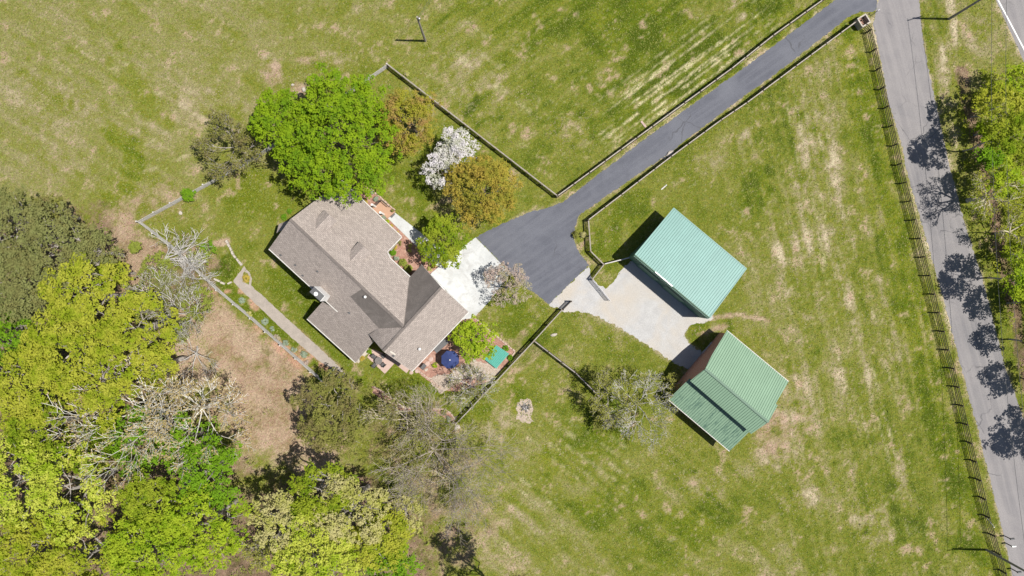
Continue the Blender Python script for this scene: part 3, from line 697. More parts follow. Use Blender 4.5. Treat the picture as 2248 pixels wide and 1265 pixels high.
for t in (.15,.4,.65): opening(e1, e2, t, 2.6, 4.0, 1.2, M['glass'], 'pane')
for t in (.3,.6): opening(wa, wb, t, .9, 2.4, 1.6, M['glass'], 'pane')
for t in (.35,.8): opening(b1, b0, t, .9, 2.2, 1.2, M['glass'], 'pane')
# chimney
CT = 8.9
ct = [W(679,641,CT), W(690,629,CT), W(713,650,CT), W(703,662,CT)]
cc = sum(ct, Vector())/4; mb = MB(); ring = [cc+(p-cc)*1.0 for p in ct]; ct = [cc+(p-cc)*.96+Vector((0,0,.05)) for p in ct]
mb.add([Vector((p.x,p.y,0)) for p in ring]+[Vector((p.x,p.y,CT-.1)) for p in ring], [(0,1,5,4),(1,2,6,5),(2,3,7,6),(3,0,4,7),(0,3,2,1),(4,5,6,7)])
ch = mb.build('chimney', M['white'], house)
mb = MB(); mb.slab(ct, .12); cap = mb.build('chimney_cap', M['charcoal'], ch)
mb = MB(); mb.lathe(cc+Vector((-.05,0,0)), [(.17,0),(.17,.35),(.26,.36),(.26,.44),(.05,.52)], 16); mb.build('flue', M['white'], ch)
for (x, y, pl) in ((617,560,SWm),(649,582,SWm),(697.5,595.5,SWm),(665.5,605,SWm),(767,687,WGp),(863.5,781.5,GSE)):
    q = on(x, y, pl); mb = MB(); mb.lathe(q-Vector((0,0,.1)), [(.17,.04),(.15,.12),(.06,.14),(.075,.45),(.03,.45)], 10); mb.build('vent_pipe', M['charcoal'], roof)
for (x, y, pl) in ((803,652,SWm),(922,766,GSE)):
    q = on(x, y, pl); mb = MB(); mb.lathe(q-Vector((0,0,.15)), [(.12,0),(.11,.5),(.17,.52),(.17,.6),(.05,.7)], 12); mb.build('roof_vent', M['white'], roof)
# awning behind the garage wing
aw = empty('awning', W(957,765), 'charcoal sheet awning against the garage wing beside the navy parasol', 'awning')
mb = MB(); mb.slab([W(945,757,2.7), W(972,739,2.7), W(986,752,2.2), W(958,776,2.2)], .06); mb.build('cover', M['charcoal'], aw)
for (x, y) in ((984,752),(959,774)):
    mb = MB(); q = WB(x, y, 2.2); mb.tube([q, q+Vector((0,0,2.15))], .045, 6); mb.build('post', M['dark'], aw)

# ------------------------------------------------------------------ green carport building
shed = empty('pole_barn', W(1500, 590), 'teal metal roofed rectangular shed with dark green ribbed front wall', 'shed')
SP = plane((1393.8,559.6,4.7),(1558.2,698,4.7),(1479,457,3.5))
pa, pb, pc, pd = on(1393.8,559.6,SP), on(1558.2,698,SP), on(1638.5,590,SP), on(1479,457,SP)
mb = MB(); mb.slab([pa,pb,pc,pd], .08); mb.build('roof', M['teal_roof'], shed)
mb = MB(); ribs(mb, [pa,pb,pc,pd], .335, .06, .03); o = mb.build('roof_ribs', M['teal_rib'], shed); tag(o, kind='stuff')
for a, b in ((pa,pb),(pc,pd),(pb,pc),(pd,pa)):
    mb = MB(); k = Vector((0,0,.0)); mb.bar(a+k, b+k, .1, .13); mb.build('trim', M['teal_roof'] if a != pa else M['sage_rib'], shed)
mb = MB(); a = pa.lerp(pb,.27); b = pa.lerp(pb,.5); mb.bar(a+Vector((0,0,.09)), b+Vector((0,0,.09)), .16, .05); o = mb.build('ridge_flashing', M['white'], shed); tag(o, 'white flashing strip on the front roof edge')
u_ = (pb-pa).normalized(); n_ = Vector((-u_.y, u_.x, 0));  n_ = n_ if n_.dot(pc-pa) > 0 else -n_
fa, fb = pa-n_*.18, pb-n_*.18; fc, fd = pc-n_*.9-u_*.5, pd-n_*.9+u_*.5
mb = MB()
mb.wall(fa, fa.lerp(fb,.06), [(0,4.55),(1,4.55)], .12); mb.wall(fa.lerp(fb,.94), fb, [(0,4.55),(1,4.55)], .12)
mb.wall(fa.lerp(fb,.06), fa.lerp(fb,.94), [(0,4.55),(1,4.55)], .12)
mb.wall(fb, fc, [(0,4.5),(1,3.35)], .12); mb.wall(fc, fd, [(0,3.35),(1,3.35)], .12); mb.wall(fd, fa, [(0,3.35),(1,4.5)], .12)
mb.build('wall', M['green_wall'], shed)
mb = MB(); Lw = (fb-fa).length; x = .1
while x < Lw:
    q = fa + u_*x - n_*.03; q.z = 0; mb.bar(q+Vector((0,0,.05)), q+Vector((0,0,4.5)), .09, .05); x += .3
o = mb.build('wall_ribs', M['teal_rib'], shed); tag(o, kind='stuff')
for t in (.25,.6):
    q = fa.lerp(fb, t); q.z = 0; mb = MB(); mb.bar(q-n_*.08-u_*1.6+Vector((0,0,1.6)), q-n_*.08+u_*1.6+Vector((0,0,1.6)), .06, 3.1); mb.build('door', M['green_wall'], shed)

# ------------------------------------------------------------------ brick barn with sage roof
barn = empty('brick_barn', W(1590, 850), 'red brick outbuilding with stepped sage green metal roof', 'barn')
BNE = plane((1548,810,6.4),(1687,927,6.4),(1596,725.4,3.1)); BSW = plane((1548,810,6.4),(1687,927,6.4),(1515,836.4,5.2))
r0, r1_ = W(1548,810,6.4), W(1687,927,6.4)
NEp = [r0, on(1563,779.5,BNE), on(1596,725.4,BNE), on(1731.3,837.8,BNE), on(1703,886,BNE), on(1707,890.5,BNE), r1_]
SWp = [r0, r1_, on(1648.8,953,BSW), on(1641.7,945,BSW), on(1515,836.4,BSW)]
LW = plane((1466.7,877.6,2.8),(1601.3,990.9,2.8),(1505,839.2,3.9))
LWp = [on(1466.7,877.6,LW), on(1601.3,990.9,LW), on(1647,946,LW), on(1514,831,LW)]
mb = MB(); mb.slab(NEp, .08); mb.slab(SWp, .08); ro = mb.build('roof', M['sage_roof'], barn)
mb = MB(); mb.slab(LWp, .08); o = mb.build('lower_roof', M['sage_glare_streaks'], barn); tag(o, 'streaked lower lean-to roof, metal glare imitated in its colour')
mb = MB()
for p_ in (NEp, SWp, LWp): ribs(mb, p_, .32, .06, .03)
o = mb.build('roof_ribs', M['sage_rib'], barn); tag(o, kind='stuff')
mb = MB(); mb.bar(r0+Vector((0,0,.05)), r1_+Vector((0,0,.05)), .3, .06); mb.build('ridge_cap', M['sage_rib'], ro)
for a, b in ((NEp[2],NEp[3]),(LWp[0],LWp[1])):
    mb = MB(); mb.bar(a-Vector((0,0,.02)), b-Vector((0,0,.02)), .09, .1); mb.build('gutter', M['trim'], barn)
ub = (r1_-r0).normalized(); nb = Vector((-ub.y, ub.x, 0)); nb = nb if nb.dot(NEp[2]-r0) > 0 else -nb
ci = .5
a_ne = NEp[2]-nb*.45+ub*ci; b_ne = NEp[3]-nb*.45-ub*ci
s_w = SWp[4]+nb*.4+ub*ci; s_e = SWp[3]+nb*.4-ub*.3
l_w = LWp[0]+nb*.45+ub*ci; l_e = LWp[1]+nb*.45-ub*1.6
wn_ = (a_ne-s_w).dot(nb)
tr_ = (r0-s_w).dot(nb)/wn_
mb = MB()
mb.wall(a_ne, s_w, [(0,3.0),(1-tr_,6.25),(1,5.1)], -.22); mb.wall(s_w, l_w, [(0,3.85),(1,2.75)], -.22)
mb.wall(b_ne, s_e, [(0,3.0),(1-tr_,6.25),(1,5.1)], .22); mb.wall(a_ne, b_ne, [(0,3.05),(1,3.05)], .22); mb.wall(s_w, s_e, [(0,5.1),(1,5.1)], -.2)
mb.wall(l_w, l_e, [(0,2.7),(1,2.7)], .22); mb.wall(l_e, s_e, [(0,2.75),(1,3.85)], .22)
mb.build('wall', M['brick'], barn)
def bdoor(t, w, z, name, mat):
    a = Vector((a_ne.x,a_ne.y,0)); b = Vector((s_w.x,s_w.y,0)); d = (b-a).normalized(); n = Vector((d.y,-d.x,0)); c = a.lerp(b,t)
    if n.dot(c-(r0+r1_)/2) < 0: n = -n
    mb = MB(); mb.bar(c+n*.05-d*w/2+Vector((0,0,z/2)), c+n*.05+d*w/2+Vector((0,0,z/2)), .06, z); return mb.build(name, mat, barn), c+n*.3
bdoor(.74, 2.6, 2.4, 'garage_door', M['charcoal']); bdoor(.22, 1.0, 2.1, 'door', M['white'])
bench = empty('bench', W(1553,764), 'long grey bench standing in the shade of the brick barn', 'bench')
q0, q1 = W(1543,777,.45), W(1565,753,.45); d = (q1-q0).normalized(); n = Vector((-d.y,d.x,0))
for s in (-1,0,1):
    mb = MB(); mb.bar(q0+n*.16*s, q1+n*.16*s, .13, .04); mb.build('slat', M['fence_silver'], bench)
for t in (.1,.5,.9):
    mb = MB(); q = q0.lerp(q1,t); mb.box((q.x,q.y,.21), (.08,.4,.42), math.atan2(d.y,d.x)); mb.build('leg', M['steel'], bench)
mb = MB(); mb.bar(q0-n*.25+Vector((0,0,.35)), q1-n*.25+Vector((0,0,.35)), .05, .2); mb.build('backrest', M['fence_silver'], bench)

# ------------------------------------------------------------------ fences
def unit_mesh(name, mat):
    mb = MB(); mb.box((0,0,0),(1,1,1)); me = bpy.data.meshes.new(name); me.from_pydata(mb.v, [], mb.f); me.materials.append(mat); return me
M['cap_wood'] = simple('cap_rail_wood', (.40,.36,.31), (.26,.23,.19), scale=4, rough=.9)
FM = {k: (unit_mesh('rail_'+k, M[v]), unit_mesh('post_'+k, M[v])) for k, v in (('grey','fence_grey'),('tan','fence_tan'),('silver','fence_silver'),('dark','fence_dark'),('cap','cap_wood'))}
def fence(name, label, pts, hgt, rails, kind, top_px=True, spacing=2.6, cap=None, post_w=.15, rail_h=.14, group=None, postkind=None):
    """pts in photo pixels of the top (or the foot) of the fence"""
    P = [(WB(x, y, hgt) if top_px else W(x, y)) for x, y in pts]
    root = empty(name, P[0], label, 'fence', group); r = random.Random(len(label))
    pk = postkind or kind
    for i in range(len(P)-1):
        a, b = P[i], P[i+1]; n = max(1, round((b-a).length/spacing)); d = (b-a)/n; rz = math.atan2(d.y, d.x); Ls = d.length
        for j in range(n + (1 if i == len(P)-2 else 0)):
            q = a + d*j; ht = hgt + r.uniform(.04,.12)
            o = bpy.data.objects.new('post', FM[pk][1]); COL.objects.link(o); o.parent = root
            o.location = q - P[0] + Vector((0,0,ht/2)); o.scale = (post_w, post_w, ht); o.rotation_euler = (r.uniform(-.03,.03), r.uniform(-.03,.03), rz)
        for j in range(n):
            q = a + d*(j+.5)
            for k in range(rails):
                z = hgt*(k+1)/rails - rail_h*.6
                o = bpy.data.objects.new('rail', FM[kind][0]); COL.objects.link(o); o.parent = root
                side = Vector((-d.y, d.x, 0)).normalized()*(.06 if kind != 'dark' else .08)
                o.location = q - P[0] + side + Vector((0,0,z+r.uniform(-.03,.03)))
                o.scale = (Ls+.04, .035, rail_h); o.rotation_euler = (r.uniform(-.04,.04), r.uniform(-.012,.012), rz+r.uniform(-.008,.008))
            if cap:
                o = bpy.data.objects.new('cap_rail', FM[cap][0]); COL.objects.link(o); o.parent = root
                o.location = q - P[0] + Vector((0,0,hgt+.02+r.uniform(-.01,.02))); o.scale = (Ls-.01, .13, .035); o.rotation_euler = (0,0,rz+r.uniform(-.006,.006))
    return root
fence('paddock_fence', 'black four board fence running the whole length of the lane', ROADF, 1.45, 4, 'dark', False, 2.6, None, .16, .12)
fence('driveway_fence', 'dark fence with pale cap along the south side of the driveway', [(1879,48),(1748,145),(1640,225.5),(1584,263),(1474,343.5),(1292,483)], 1.4, 4, 'dark', True, 2.6, 'cap', .16, .24)
fence('driveway_fence', 'dark fence with pale cap along the north side of the driveway', [(1920,-84),(1806,0),(1698,77.5),(1607,150),(1225,429.5)], 1.4, 4, 'dark', True, 2.6, 'cap', .16, .24)
fence('turnaround_fence', 'short bent fence round the asphalt turning area beside the shed', [(1292,483),(1297,552),(1326,581),(1301,613)], 1.3, 4, 'tan', True, 2.6, 'grey')
fence('link_fence', 'single pale rail fence joining the turning area to the shed corner', [(1327,580),(1385,565)], 1.2, 2, 'dark', True, 2.6, 'silver')
fence('yard_fence', 'weathered split rail fence on the northeast side of the yard', [(849,140),(1224,430)], 1.3, 3, 'tan', True, 2.65, 'grey', .2, .24)
fence('yard_fence', 'silvery board fence on the northwest side of the yard under the maple', [(849,140),(555,345),(299,486)], 1.3, 4, 'silver', True, 2.65, None, .16, .26)
fence('yard_fence', 'silvery board fence behind the flower border on the southwest side', [(299,486),(368,538.6),(474,638),(548,700),(714,847)], 1.3, 4, 'silver', True, 2.65, None, .16, .26)
fence('yard_fence', 'tan capped board fence from the gravel yard down past the teal cover', [(1234,680.5),(1172,749),(1091.7,835),(1000,932)], 1.35, 3, 'tan', True, 2.65, 'grey', .18, .26)
fence('cross_fence', 'brown capped fence branching off toward the budding tree', [(1173.7,749.5),(1263.8,819),(1320,875)], 1.3, 3, 'dark', True, 2.65, 'grey', .18, .26)

# tube gate and wooden gate
gate = empty('tube_gate', W(1301,614), 'open grey metal tube gate standing on the gravel', 'gate')
a, b = WB(1303,615,1.3), WB(1340,660,1.3); up = Vector((0,0,1))
mb = MB()
for p0, p1 in ((a+up*.2,b+up*.2),(a+up*1.3,b+up*1.3),(a+up*.2,a+up*1.3),(b+up*.2,b+up*1.3)): mb.tube([p0,p1], .035, 6)
mb.build('frame', M['steel'], gate)
for z in (.42,.64,.86,1.08):
    mb = MB(); mb.tube([a+up*z, b+up*z], .022, 5); mb.build('rail', M['steel'], gate)
mb = MB(); mb.tube([a.lerp(b,.5)+up*.2, a.lerp(b,.5)+up*1.3], .025, 5); mb.build('brace', M['steel'], gate)
gate = empty('wooden_gate', W(1253,662), 'short dark gate with close bars at the edge of the gravel yard', 'gate')
a, b = WB(1254,662,1.3), WB(1236,680,1.3); mb = MB()
for p0, p1 in ((a+up*.2,b+up*.2),(a+up*1.25,b+up*1.25)): mb.bar(p0,p1,.08,.12)
mb.build('frame', M['fence_dark'], gate)
for i in range(8):
    mb = MB(); q = a.lerp(b, (i+.5)/8); mb.bar(q+up*.15, q+up*1.2, .1, .04); mb.build('bar', M['fence_dark'], gate)
for q in (a, b):
    mb = MB(); mb.box((q.x,q.y,.75), (.2,.2,1.5)); mb.build('post', M['fence_dark'], gate)

# stone entry column with open top
colm = empty('entry_column', W(1897,45), 'square pale stone box column at the driveway entrance', 'column')
ct_ = W(1897,45,1.25); s = .62
for i, (dx, dy) in enumerate(((0,1),(0,-1),(1,0),(-1,0))):
    r_ = math.radians(32); d = Vector((dx*math.cos(r_)-dy*math.sin(r_), dx*math.sin(r_)+dy*math.cos(r_), 0)); t = Vector((-d.y,d.x,0))
    for k in range(4):
        mb = MB(); c = Vector((ct_.x,ct_.y,.17+k*.32)) + d*s; h = .3
        L2 = 1.36 if dy else 1.1
        mb.bar(c-t*L2/2, c+t*L2/2, .18, h); mb.build('stone_course', M['stone'], colm)
mb = MB(); mb.box((ct_.x,ct_.y,.3),(1.05,1.05,.55),math.radians(32)); mb.build('core', M['mulch'], colm)
sp = empty('sign_post', W(1916,32), 'thin dark signpost leaning at the end of the driveway fence', 'post')
mb = MB(); q = W(1912,35); mb.tube([q, q+Vector((.35,.25,1.3))], .05, 6); mb.build('shaft', M['pole'], sp)
mb = MB(); mb.box(q+Vector((.35,.25,1.3)), (.3,.06,.22), .6); mb.build('plate', M['steel'], sp)

# ------------------------------------------------------------------ utility poles and wires
def upole(px, py, h, label, cross=True, ang=0.0):
    b = W(px, py); root = empty('utility_pole', b, label, 'utility pole')
    mb = MB(); mb.tube([b, b+up*h*.5, b+up*h], [.17,.145,.115], 10); mb.build('shaft', M['pole'], root)
    if cross:
        mb = MB(); d = Vector((math.cos(ang), math.sin(ang), 0)); mb.bar(b+up*(h-.5)-d*1.1, b+up*(h-.5)+d*1.1, .1, .12); mb.build('crossarm', M['pole'], root)
        for t in (-1,-.35,.35,1):
            mb = MB(); q = b+up*(h-.4)+d*t; mb.lathe(q, [(.05,0),(.07,.06),(.03,.16)], 8); mb.build('insulator', M['steel'], root)
    else:
        mb = MB(); mb.lathe(b+up*(h-.9)+Vector((.2,0,0)), [(.02,0),(.13,.02),(.13,.5),(.02,.55)], 10); mb.build('transformer', M['steel'], root)
    return b + up*(h-.25)
P1 = upole(934, 90, 8.3, 'lone wooden pole standing in the pasture above the yard', False)
P2 = upole(2083, 42, 10, 'wooden pole on the verge between the lane and the highway', True, .3)
P3 = upole(2165, 1207, 9.3, 'wooden pole rising beside the paddock fence at the bottom of the lane', True, .2)
P0 = upole(1105, -200, 8.5, 'wooden pole beyond the top edge of the pasture', False)
def wire(a, b, sag, r, label, off=Vector((0,0,0))):
    pts = [(a+off).lerp(b+off, t/14) - up*sag*4*(t/14)*(1-t/14) for t in range(15)]
    mb = MB(); mb.tube(pts, r, 4); tag(mb.build('power_line', M['charcoal']), label, 'cable')
wire(P1, P0, 1.0, .018, 'service wire strung from the lone pasture pole'); wire(P1, P0, 1.5, .014, 'lower slack wire strung from the lone pasture pole', Vector((.1,0,-.2)))
wire(P2, P3, 2.2, .025, 'outer overhead wire along the lane', Vector((.9,0,0))); wire(P2, P3, 2.2, .025, 'inner overhead wire along the lane', Vector((-.9,0,0)))
mb = MB(); a = W(2166,1136,.1); b_ = W(2183,1158,2.2); mb.tube([Vector((a.x,a.y,0)), Vector((a.x,a.y,0)).lerp(Vector((b_.x,b_.y,2.2)),1)], .05, 6); tag(mb.build('guy_guard', M['white']), 'white guy wire guard leaning beside the paddock fence', 'guy wire')
for i, (x, y, lab) in enumerate(((2206,1177,'upper black mailbox on a post at the lane edge'),(2209,1193,'white topped mailbox on a post at the lane edge'),(2221,1249,'lowest black mailbox on a post near the bottom of the lane'))):
    q = W(x, y); root = empty('mailbox', q, lab, 'mailbox')
    mb = MB(); mb.box((q.x,q.y,.55),(.1,.1,1.1)); mb.build('post', M['fence_dark'], root)
    mb = MB(); mb.bar(q+Vector((-.1,0,1.12)), q+Vector((.45,0.05,1.12)), .22, .12); mb.tube([q+Vector((-.1,0,1.18)), q+Vector((.45,.05,1.18))], .11, 10); mb.build('box', M['white'] if i == 1 else M['charcoal'], root)
    mb = MB(); mb.box((q.x+.3,q.y+.13,1.3),(.05,.015,.18)); mb.build('flag', M['brick'], root)

# ------------------------------------------------------------------ foliage
BUD = [0]
def leaf_arrays(P, Nn, S, rng, asp=.62):
    n = len(P); BUD[0] += n*2
    t = rng.normal(size=(n,3)); t -= (t*Nn).sum(1)[:,None]*Nn; t /= np.linalg.norm(t, axis=1)[:,None]+1e-9
    b = np.cross(Nn, t); S = S[:,None]
    v = np.empty((n,4,3)); v[:,0] = P-t*S*.5; v[:,1] = P-b*S*.5*asp-Nn*S*.08; v[:,2] = P+t*S*.5; v[:,3] = P+b*S*.5*asp-Nn*S*.08
    return v.reshape(-1,3)
def leaves_obj(name, P, Nn, S, mat, rng, parent=None, kind=None, tint=None, asp=.62):
    v = leaf_arrays(P, Nn, S, rng, asp); n = len(P)
    me = fastmesh(name, v, np.arange(n*4).reshape(n,4), 4, tint if tint is not None else rng.random(n))
    me.materials.append(mat); o = link(name, me, parent)
    if kind: o['kind'] = kind
    return o
def cap(n, rng):
    z = 1-1.3*rng.random(n)**1.25; a = rng.random(n)*2*math.pi; q = np.sqrt(1-z*z)
    return np.stack([np.cos(a)*q, np.sin(a)*q, z], -1)
def clumps(C, rad, per, size, rng, flat=.75, up_bias=1.1, g=None):
    """leaves on the outer upper skin of clumps centred on C"""
    n = len(C)*per; ci = np.repeat(np.arange(len(C)), per)
    d = cap(n, rng)
    rr = rad[ci]*(.55+.5*rng.random(n)); q = d*rr[:,None]; q[:,2] *= flat
    P = C[ci]+q
    nn = d*.9 + rng.normal(size=(n,3))*.55; nn[:,2] += up_bias; nn /= np.linalg.norm(nn, axis=1)[:,None]
    S = size*(.6+.8*rng.random(n))
    tint = np.clip(.5+.22*rng.normal(size=len(C)), 0, 1)[ci]*.6+.4*rng.random(n)
    if g is not None: tint = tint*.6+g[ci]*.4
    return P, nn, S, tint
def limb(mb, a, b, r0, r1, rng, wob=.12, n=4, sides=5):
    a = Vector(a); b = Vector(b); L_ = (b-a).length
    pts = [a.lerp(b, i/n) + Vector(rng.normal(size=3)*wob*L_*.35*(0 if i in (0,n) else 1)) + Vector((0,0,-.10*L_*math.sin(math.pi*i/n)*0)) for i in range(n+1)]
    mb.tube(pts, [r0+(r1-r0)*i/n for i in range(n+1)], sides)
    return pts
def tree(px, py, rpx, h, pal, label, seed, lobes=None, dens=1.0, leaf=.26, clump=.62, name='tree', bark='bark', cat='tree', zc=.66, flat=.62, gap=.0, group=None, bough=1.25, trunk_r=None, base_px=None):
    rng = np.random.default_rng(seed); hc = h*zc; c = W(px, py, hc); base = W(*base_px) if base_px else Vector((c.x, c.y, 0)); r = rpx*1.07*(H-hc)/F
    root = empty(name, base, label, cat, group)
    if lobes is None:
        k = 5+int(rng.integers(0,3)); lobes = [(0,0,0,.78)]
        for i in range(k):
            a = 2*math.pi*(i+rng.random()*.6)/k; rr = .42+.14*rng.random(); lobes.append((math.cos(a)*rr, math.sin(a)*rr, -.12+.22*rng.random(), .40+.16*rng.random()))
    Cs, Rs, Gs = [], [], []
    for (lx, ly, lz, lr) in lobes:
        R_ = lr*r; br = min(.55*R_, bough*(.85+.3*rng.random())); nb_ = max(5, int(dens*.95*2*math.pi*R_*R_*1.25/(math.pi*br*br)))
        d = cap(nb_, rng); q = d*(R_*(.74+.30*rng.random(nb_)))[:,None]; q[:,2] *= flat*1.1; q += np.array([lx*r, ly*r, lz*r*.8])
        ok = np.ones(nb_, bool)
        for (mx_, my_, mz_, mr_) in lobes:
            t_ = q - np.array([mx_*r, my_*r, mz_*r*.8]); t_[:,2] /= flat*1.1; ok &= np.linalg.norm(t_, axis=1) > mr_*r*.55
        if gap: ok &= rng.random(nb_) > gap
        for b0_ in q[ok]:
            cl = clump; k_ = max(4, int(2.3*br*br/(cl*cl)*1.0)); bs_ = br*(.7+.5*rng.random()); dd = cap(k_, rng)*bs_*(.75+.3*rng.random(k_))[:,None]; dd[:,2] *= .62
            Cs.append(b0_+dd); Rs.append(np.full(k_, cl)*(.55+.5*rng.random(k_))); Gs.append(np.full(k_, rng.random()))
    C = np.vstack(Cs); Rr = np.concatenate(Rs); G_ = np.concatenate(Gs)
    C[:,2] += hc; C[:,0] += c.x; C[:,1] += c.y
    C[:,2] = np.maximum(C[:,2], .6)
    P, nn, S, tint = clumps(C, Rr, max(10, int(25*(clump/.62)**2*(.26/leaf)**1.3)), leaf, rng, g=G_)
    mb = MB(); top = Vector((c.x, c.y, hc*.95)); tr = trunk_r or max(.09, .026*h)
    limb(mb, base, top, tr, tr*.5, rng, .06, 5, 8)
    mb.build('trunk', M[bark], root)
    lm = MB()
    for (lx, ly, lz, lr) in lobes[1:]+lobes[:1]:
        st = base.lerp(top, .45+.3*rng.random()); e = c + Vector((lx*r, ly*r, lz*r*.6))
        limb(lm, st, e, tr*.45, tr*.2, rng)
        for i in range(5):
            d = Vector(rng.normal(size=3)); d.z = abs(d.z); d.normalize(); limb(lm, e, e+d*lr*r*.85, tr*.18, .02, rng, .15, 3, 4)
    lm.build('limbs', M[bark], root)
    leaves_obj('crown', P, nn, S, L[pal], rng, root, tint=tint)
    return root
def grow(px, py, rpx, h, label, seed, bark, pal=None, wob=.12, lean=(0,0), levels=4, nper=(5,4,4,4), leafn=0, leaf=.2, r0=None, name='bare_tree', cat='tree', base_px=None, spread=1.0, trunk=.28, lift=.55, twig=.018, group=None):
    """a tree grown limb by limb; optional leaves at the twig ends"""
    rng = np.random.default_rng(seed); hc = h*.7; c = W(px, py, hc)
    base = W(*base_px) if base_px else Vector((c.x, c.y, 0)); r = rpx*(H-hc)/F
    root = empty(name, base, label, cat, group); mb = MB(); tb = MB(); tips = []
    r0 = r0 or max(.08, .024*h)
    fork = base + Vector((lean[0]*.4, lean[1]*.4, h*trunk))
    tb.tube([base, base.lerp(fork,.5)+Vector(rng.normal(size=3)*.08), fork], [r0*1.15, r0, r0*.9], 8)
    target = Vector((c.x, c.y, 0)) - Vector((base.x, base.y, 0))
    def rec(p, d, L_, rad, lv):
        n = 4; pts = [p]; q = p.copy(); dd = d.copy()
        for i in range(n):
            dd = (dd + Vector(rng.normal(size=3))*wob + Vector((0,0,.05))).normalized(); q = q + dd*L_/n; pts.append(q.copy())
        re = max(twig, rad*.45); mb.tube(pts, [rad+(re-rad)*i/n for i in range(n+1)], 5 if lv < 2 else 3, False)
        if lv >= levels: tips.append(pts[-1]); tips.append(pts[2]); return
        k = nper[min(lv, len(nper)-1)]
        for i in range(k):
            t = .35+.65*(i+1)/k; j = min(n, max(1, int(round(t*n)))); s_ = pts[j]
            a = rng.normal(size=3); a = Vector(a) - dd*Vector(a).dot(dd); a.normalize()
            nd = (dd*(.75+.25*rng.random()) + a*(.55+.35*rng.random())); nd.z = nd.z*.8 + .08; nd.normalize()
            rec(s_, nd, L_*(.50+.18*rng.random()), max(twig, rad*.52), lv+1)
        rec(pts[-1], dd, L_*.6, re, lv+1)
    k0 = nper[0]+1
    for i in range(k0):
        a = 2*math.pi*(i+.7*rng.random())/k0; d = Vector((math.cos(a)*spread, math.sin(a)*spread, lift+.5*rng.random())); d += Vector((target.x, target.y, 0))/max(r,1)*.8 + Vector((lean[0],lean[1],0))*.4
        d.normalize(); rec(fork, d, r*.74*(.8+.4*rng.random()), r0*.5, 1)
    tb.build('trunk', M[bark], root); mb.build('branches', M[bark], root)
    if leafn and pal:
        T = np.array([tuple(t) for t in tips]); P, nn, S, ti = clumps(T, np.full(len(T), .28), leafn, leaf, rng, .8, .6)
        leaves_obj('leaves', P, nn, S, L[pal], rng, root, tint=ti)
    BUD[0] += len(mb.f)*2
    return root

# ---- garden trees
tree(742,312,124,12,'maple','largest bright green maple overhanging the corner of the house roof',21, dens=.95,
     lobes=[(0,0,.15,.62),(-.25,-.42,0,.48),(.32,-.40,0,.46),(.5,-.05,0,.42),(-.1,.52,.05,.48),(-.2,.92,-.1,.32),(.35,.42,.05,.42),(.45,.75,-.1,.32),(-.62,-.12,-.05,.34),(.05,-.68,-.1,.34),(-.52,.15,0,.34)], leaf=.25, clump=.5)
tree(618,268,72,10,'maple','smaller bright green maple at the left shoulder of the largest one',22, leaf=.25, clump=.5,
     lobes=[(0,0,.1,.7),(-.35,.2,0,.5),(.3,.35,0,.5),(-.1,-.4,0,.5),(.4,-.5,0,.5),(.2,-.85,-.1,.4)])
tree(898,268,66,9,'bronzegreen','round bronze green tree between the large maple and the white blossom',23, leaf=.2, clump=.42)
tree(1063,420,74,8.5,'bronze','round golden bronze tree below the white blossoming tree',24, leaf=.2, clump=.42)
tree(986,345,66,7.5,'blossom','white blossoming tree between the two bronze trees',25, leaf=.17, clump=.38, gap=.08, dens=1.1, lobes=[(.25,.35,.1,.5),(-.35,-.1,0,.48),(.5,.15,0,.36),(-.2,-.55,-.05,.38),(.1,.65,0,.3),(0,0,0,.4)])
tree(968,530,49,6.5,'fresh','round fresh green tree between the front walk and the concrete apron',26, leaf=.27, clump=.5)
tree(1040,742,44,6.0,'lime','lime green tree between the navy parasol and the teal cover',27, leaf=.28, clump=.5)
tree(1113,630,46,5.2,'pink','faded pink blossoming tree at the edge of the concrete apron',28, leaf=.15, clump=.34, gap=.35, dens=.75, bark='bark_grey')
grow(502,312,62,6.5,'olive grey half bare tree straddling the silvery fence left of the maples',29,'bark_grey','darkolive',levels=4,nper=(5,4,4,3),leafn=6,leaf=.2)
tree(415,428,13,1.5,'vivid','small bright green bush beside the northwest fence',30, leaf=.16, clump=.25, name='bush', cat='bush')
# ---- trees south of the house
tree(742,900,88,7.5,'darkolive','broad dark olive tree at the end of the garden path',31, leaf=.2, clump=.38, gap=.28, dens=.9, bark='bark_grey', lobes=[(-.1,-.05,0,.7),(-.55,.2,0,.42),(.3,.45,0,.45),(.5,-.1,0,.45),(-.1,.6,-.1,.4),(.2,-.6,0,.42),(-.4,-.45,0,.4)])
grow(945,1003,122,9,'wide bare twiggy tree spreading below the curved brick bed',32,'twig','spring',levels=5,nper=(7,4,4,3,2),leafn=1,leaf=.13,lift=.4,twig=.014,wob=.09)
grow(985,1060,70,5,'low fine twigged bare tree in front of the wide twiggy one',44,'twig','bud',levels=5,nper=(5,4,3,3,2),leafn=1,leaf=.11,lift=.4,twig=.011,wob=.09)
grow(885,930,80,7.5,'bare tree with thin olive buds between the dark olive tree and the twiggy one',33,'bark_warm','darkolive',levels=4,nper=(5,4,4,3),leafn=3,leaf=.18)
grow(1030,855,52,5,'small silver branched tree leaning over the board fence below the parasol',34,'bark_silver','spring',levels=4,nper=(5,4,4,2),leafn=1,leaf=.15)
grow(1030,838,36,4,'small sparse olive tree at the edge of the pebble bed',39,'bark_grey','darkolive',levels=4,nper=(4,3,3,2),leafn=2,leaf=.15)
grow(1340,866,56,6,'sparse yellow green budding tree at the end of the cross fence',35,'bark_grey','spring',levels=4,nper=(5,4,4,3),leafn=4,leaf=.15)
grow(1405,895,66,6,'pale grey bare tree beside the lower roof of the brick barn',36,'bark_silver','spring',levels=5,nper=(5,4,3,3,2),leafn=1,leaf=.15)
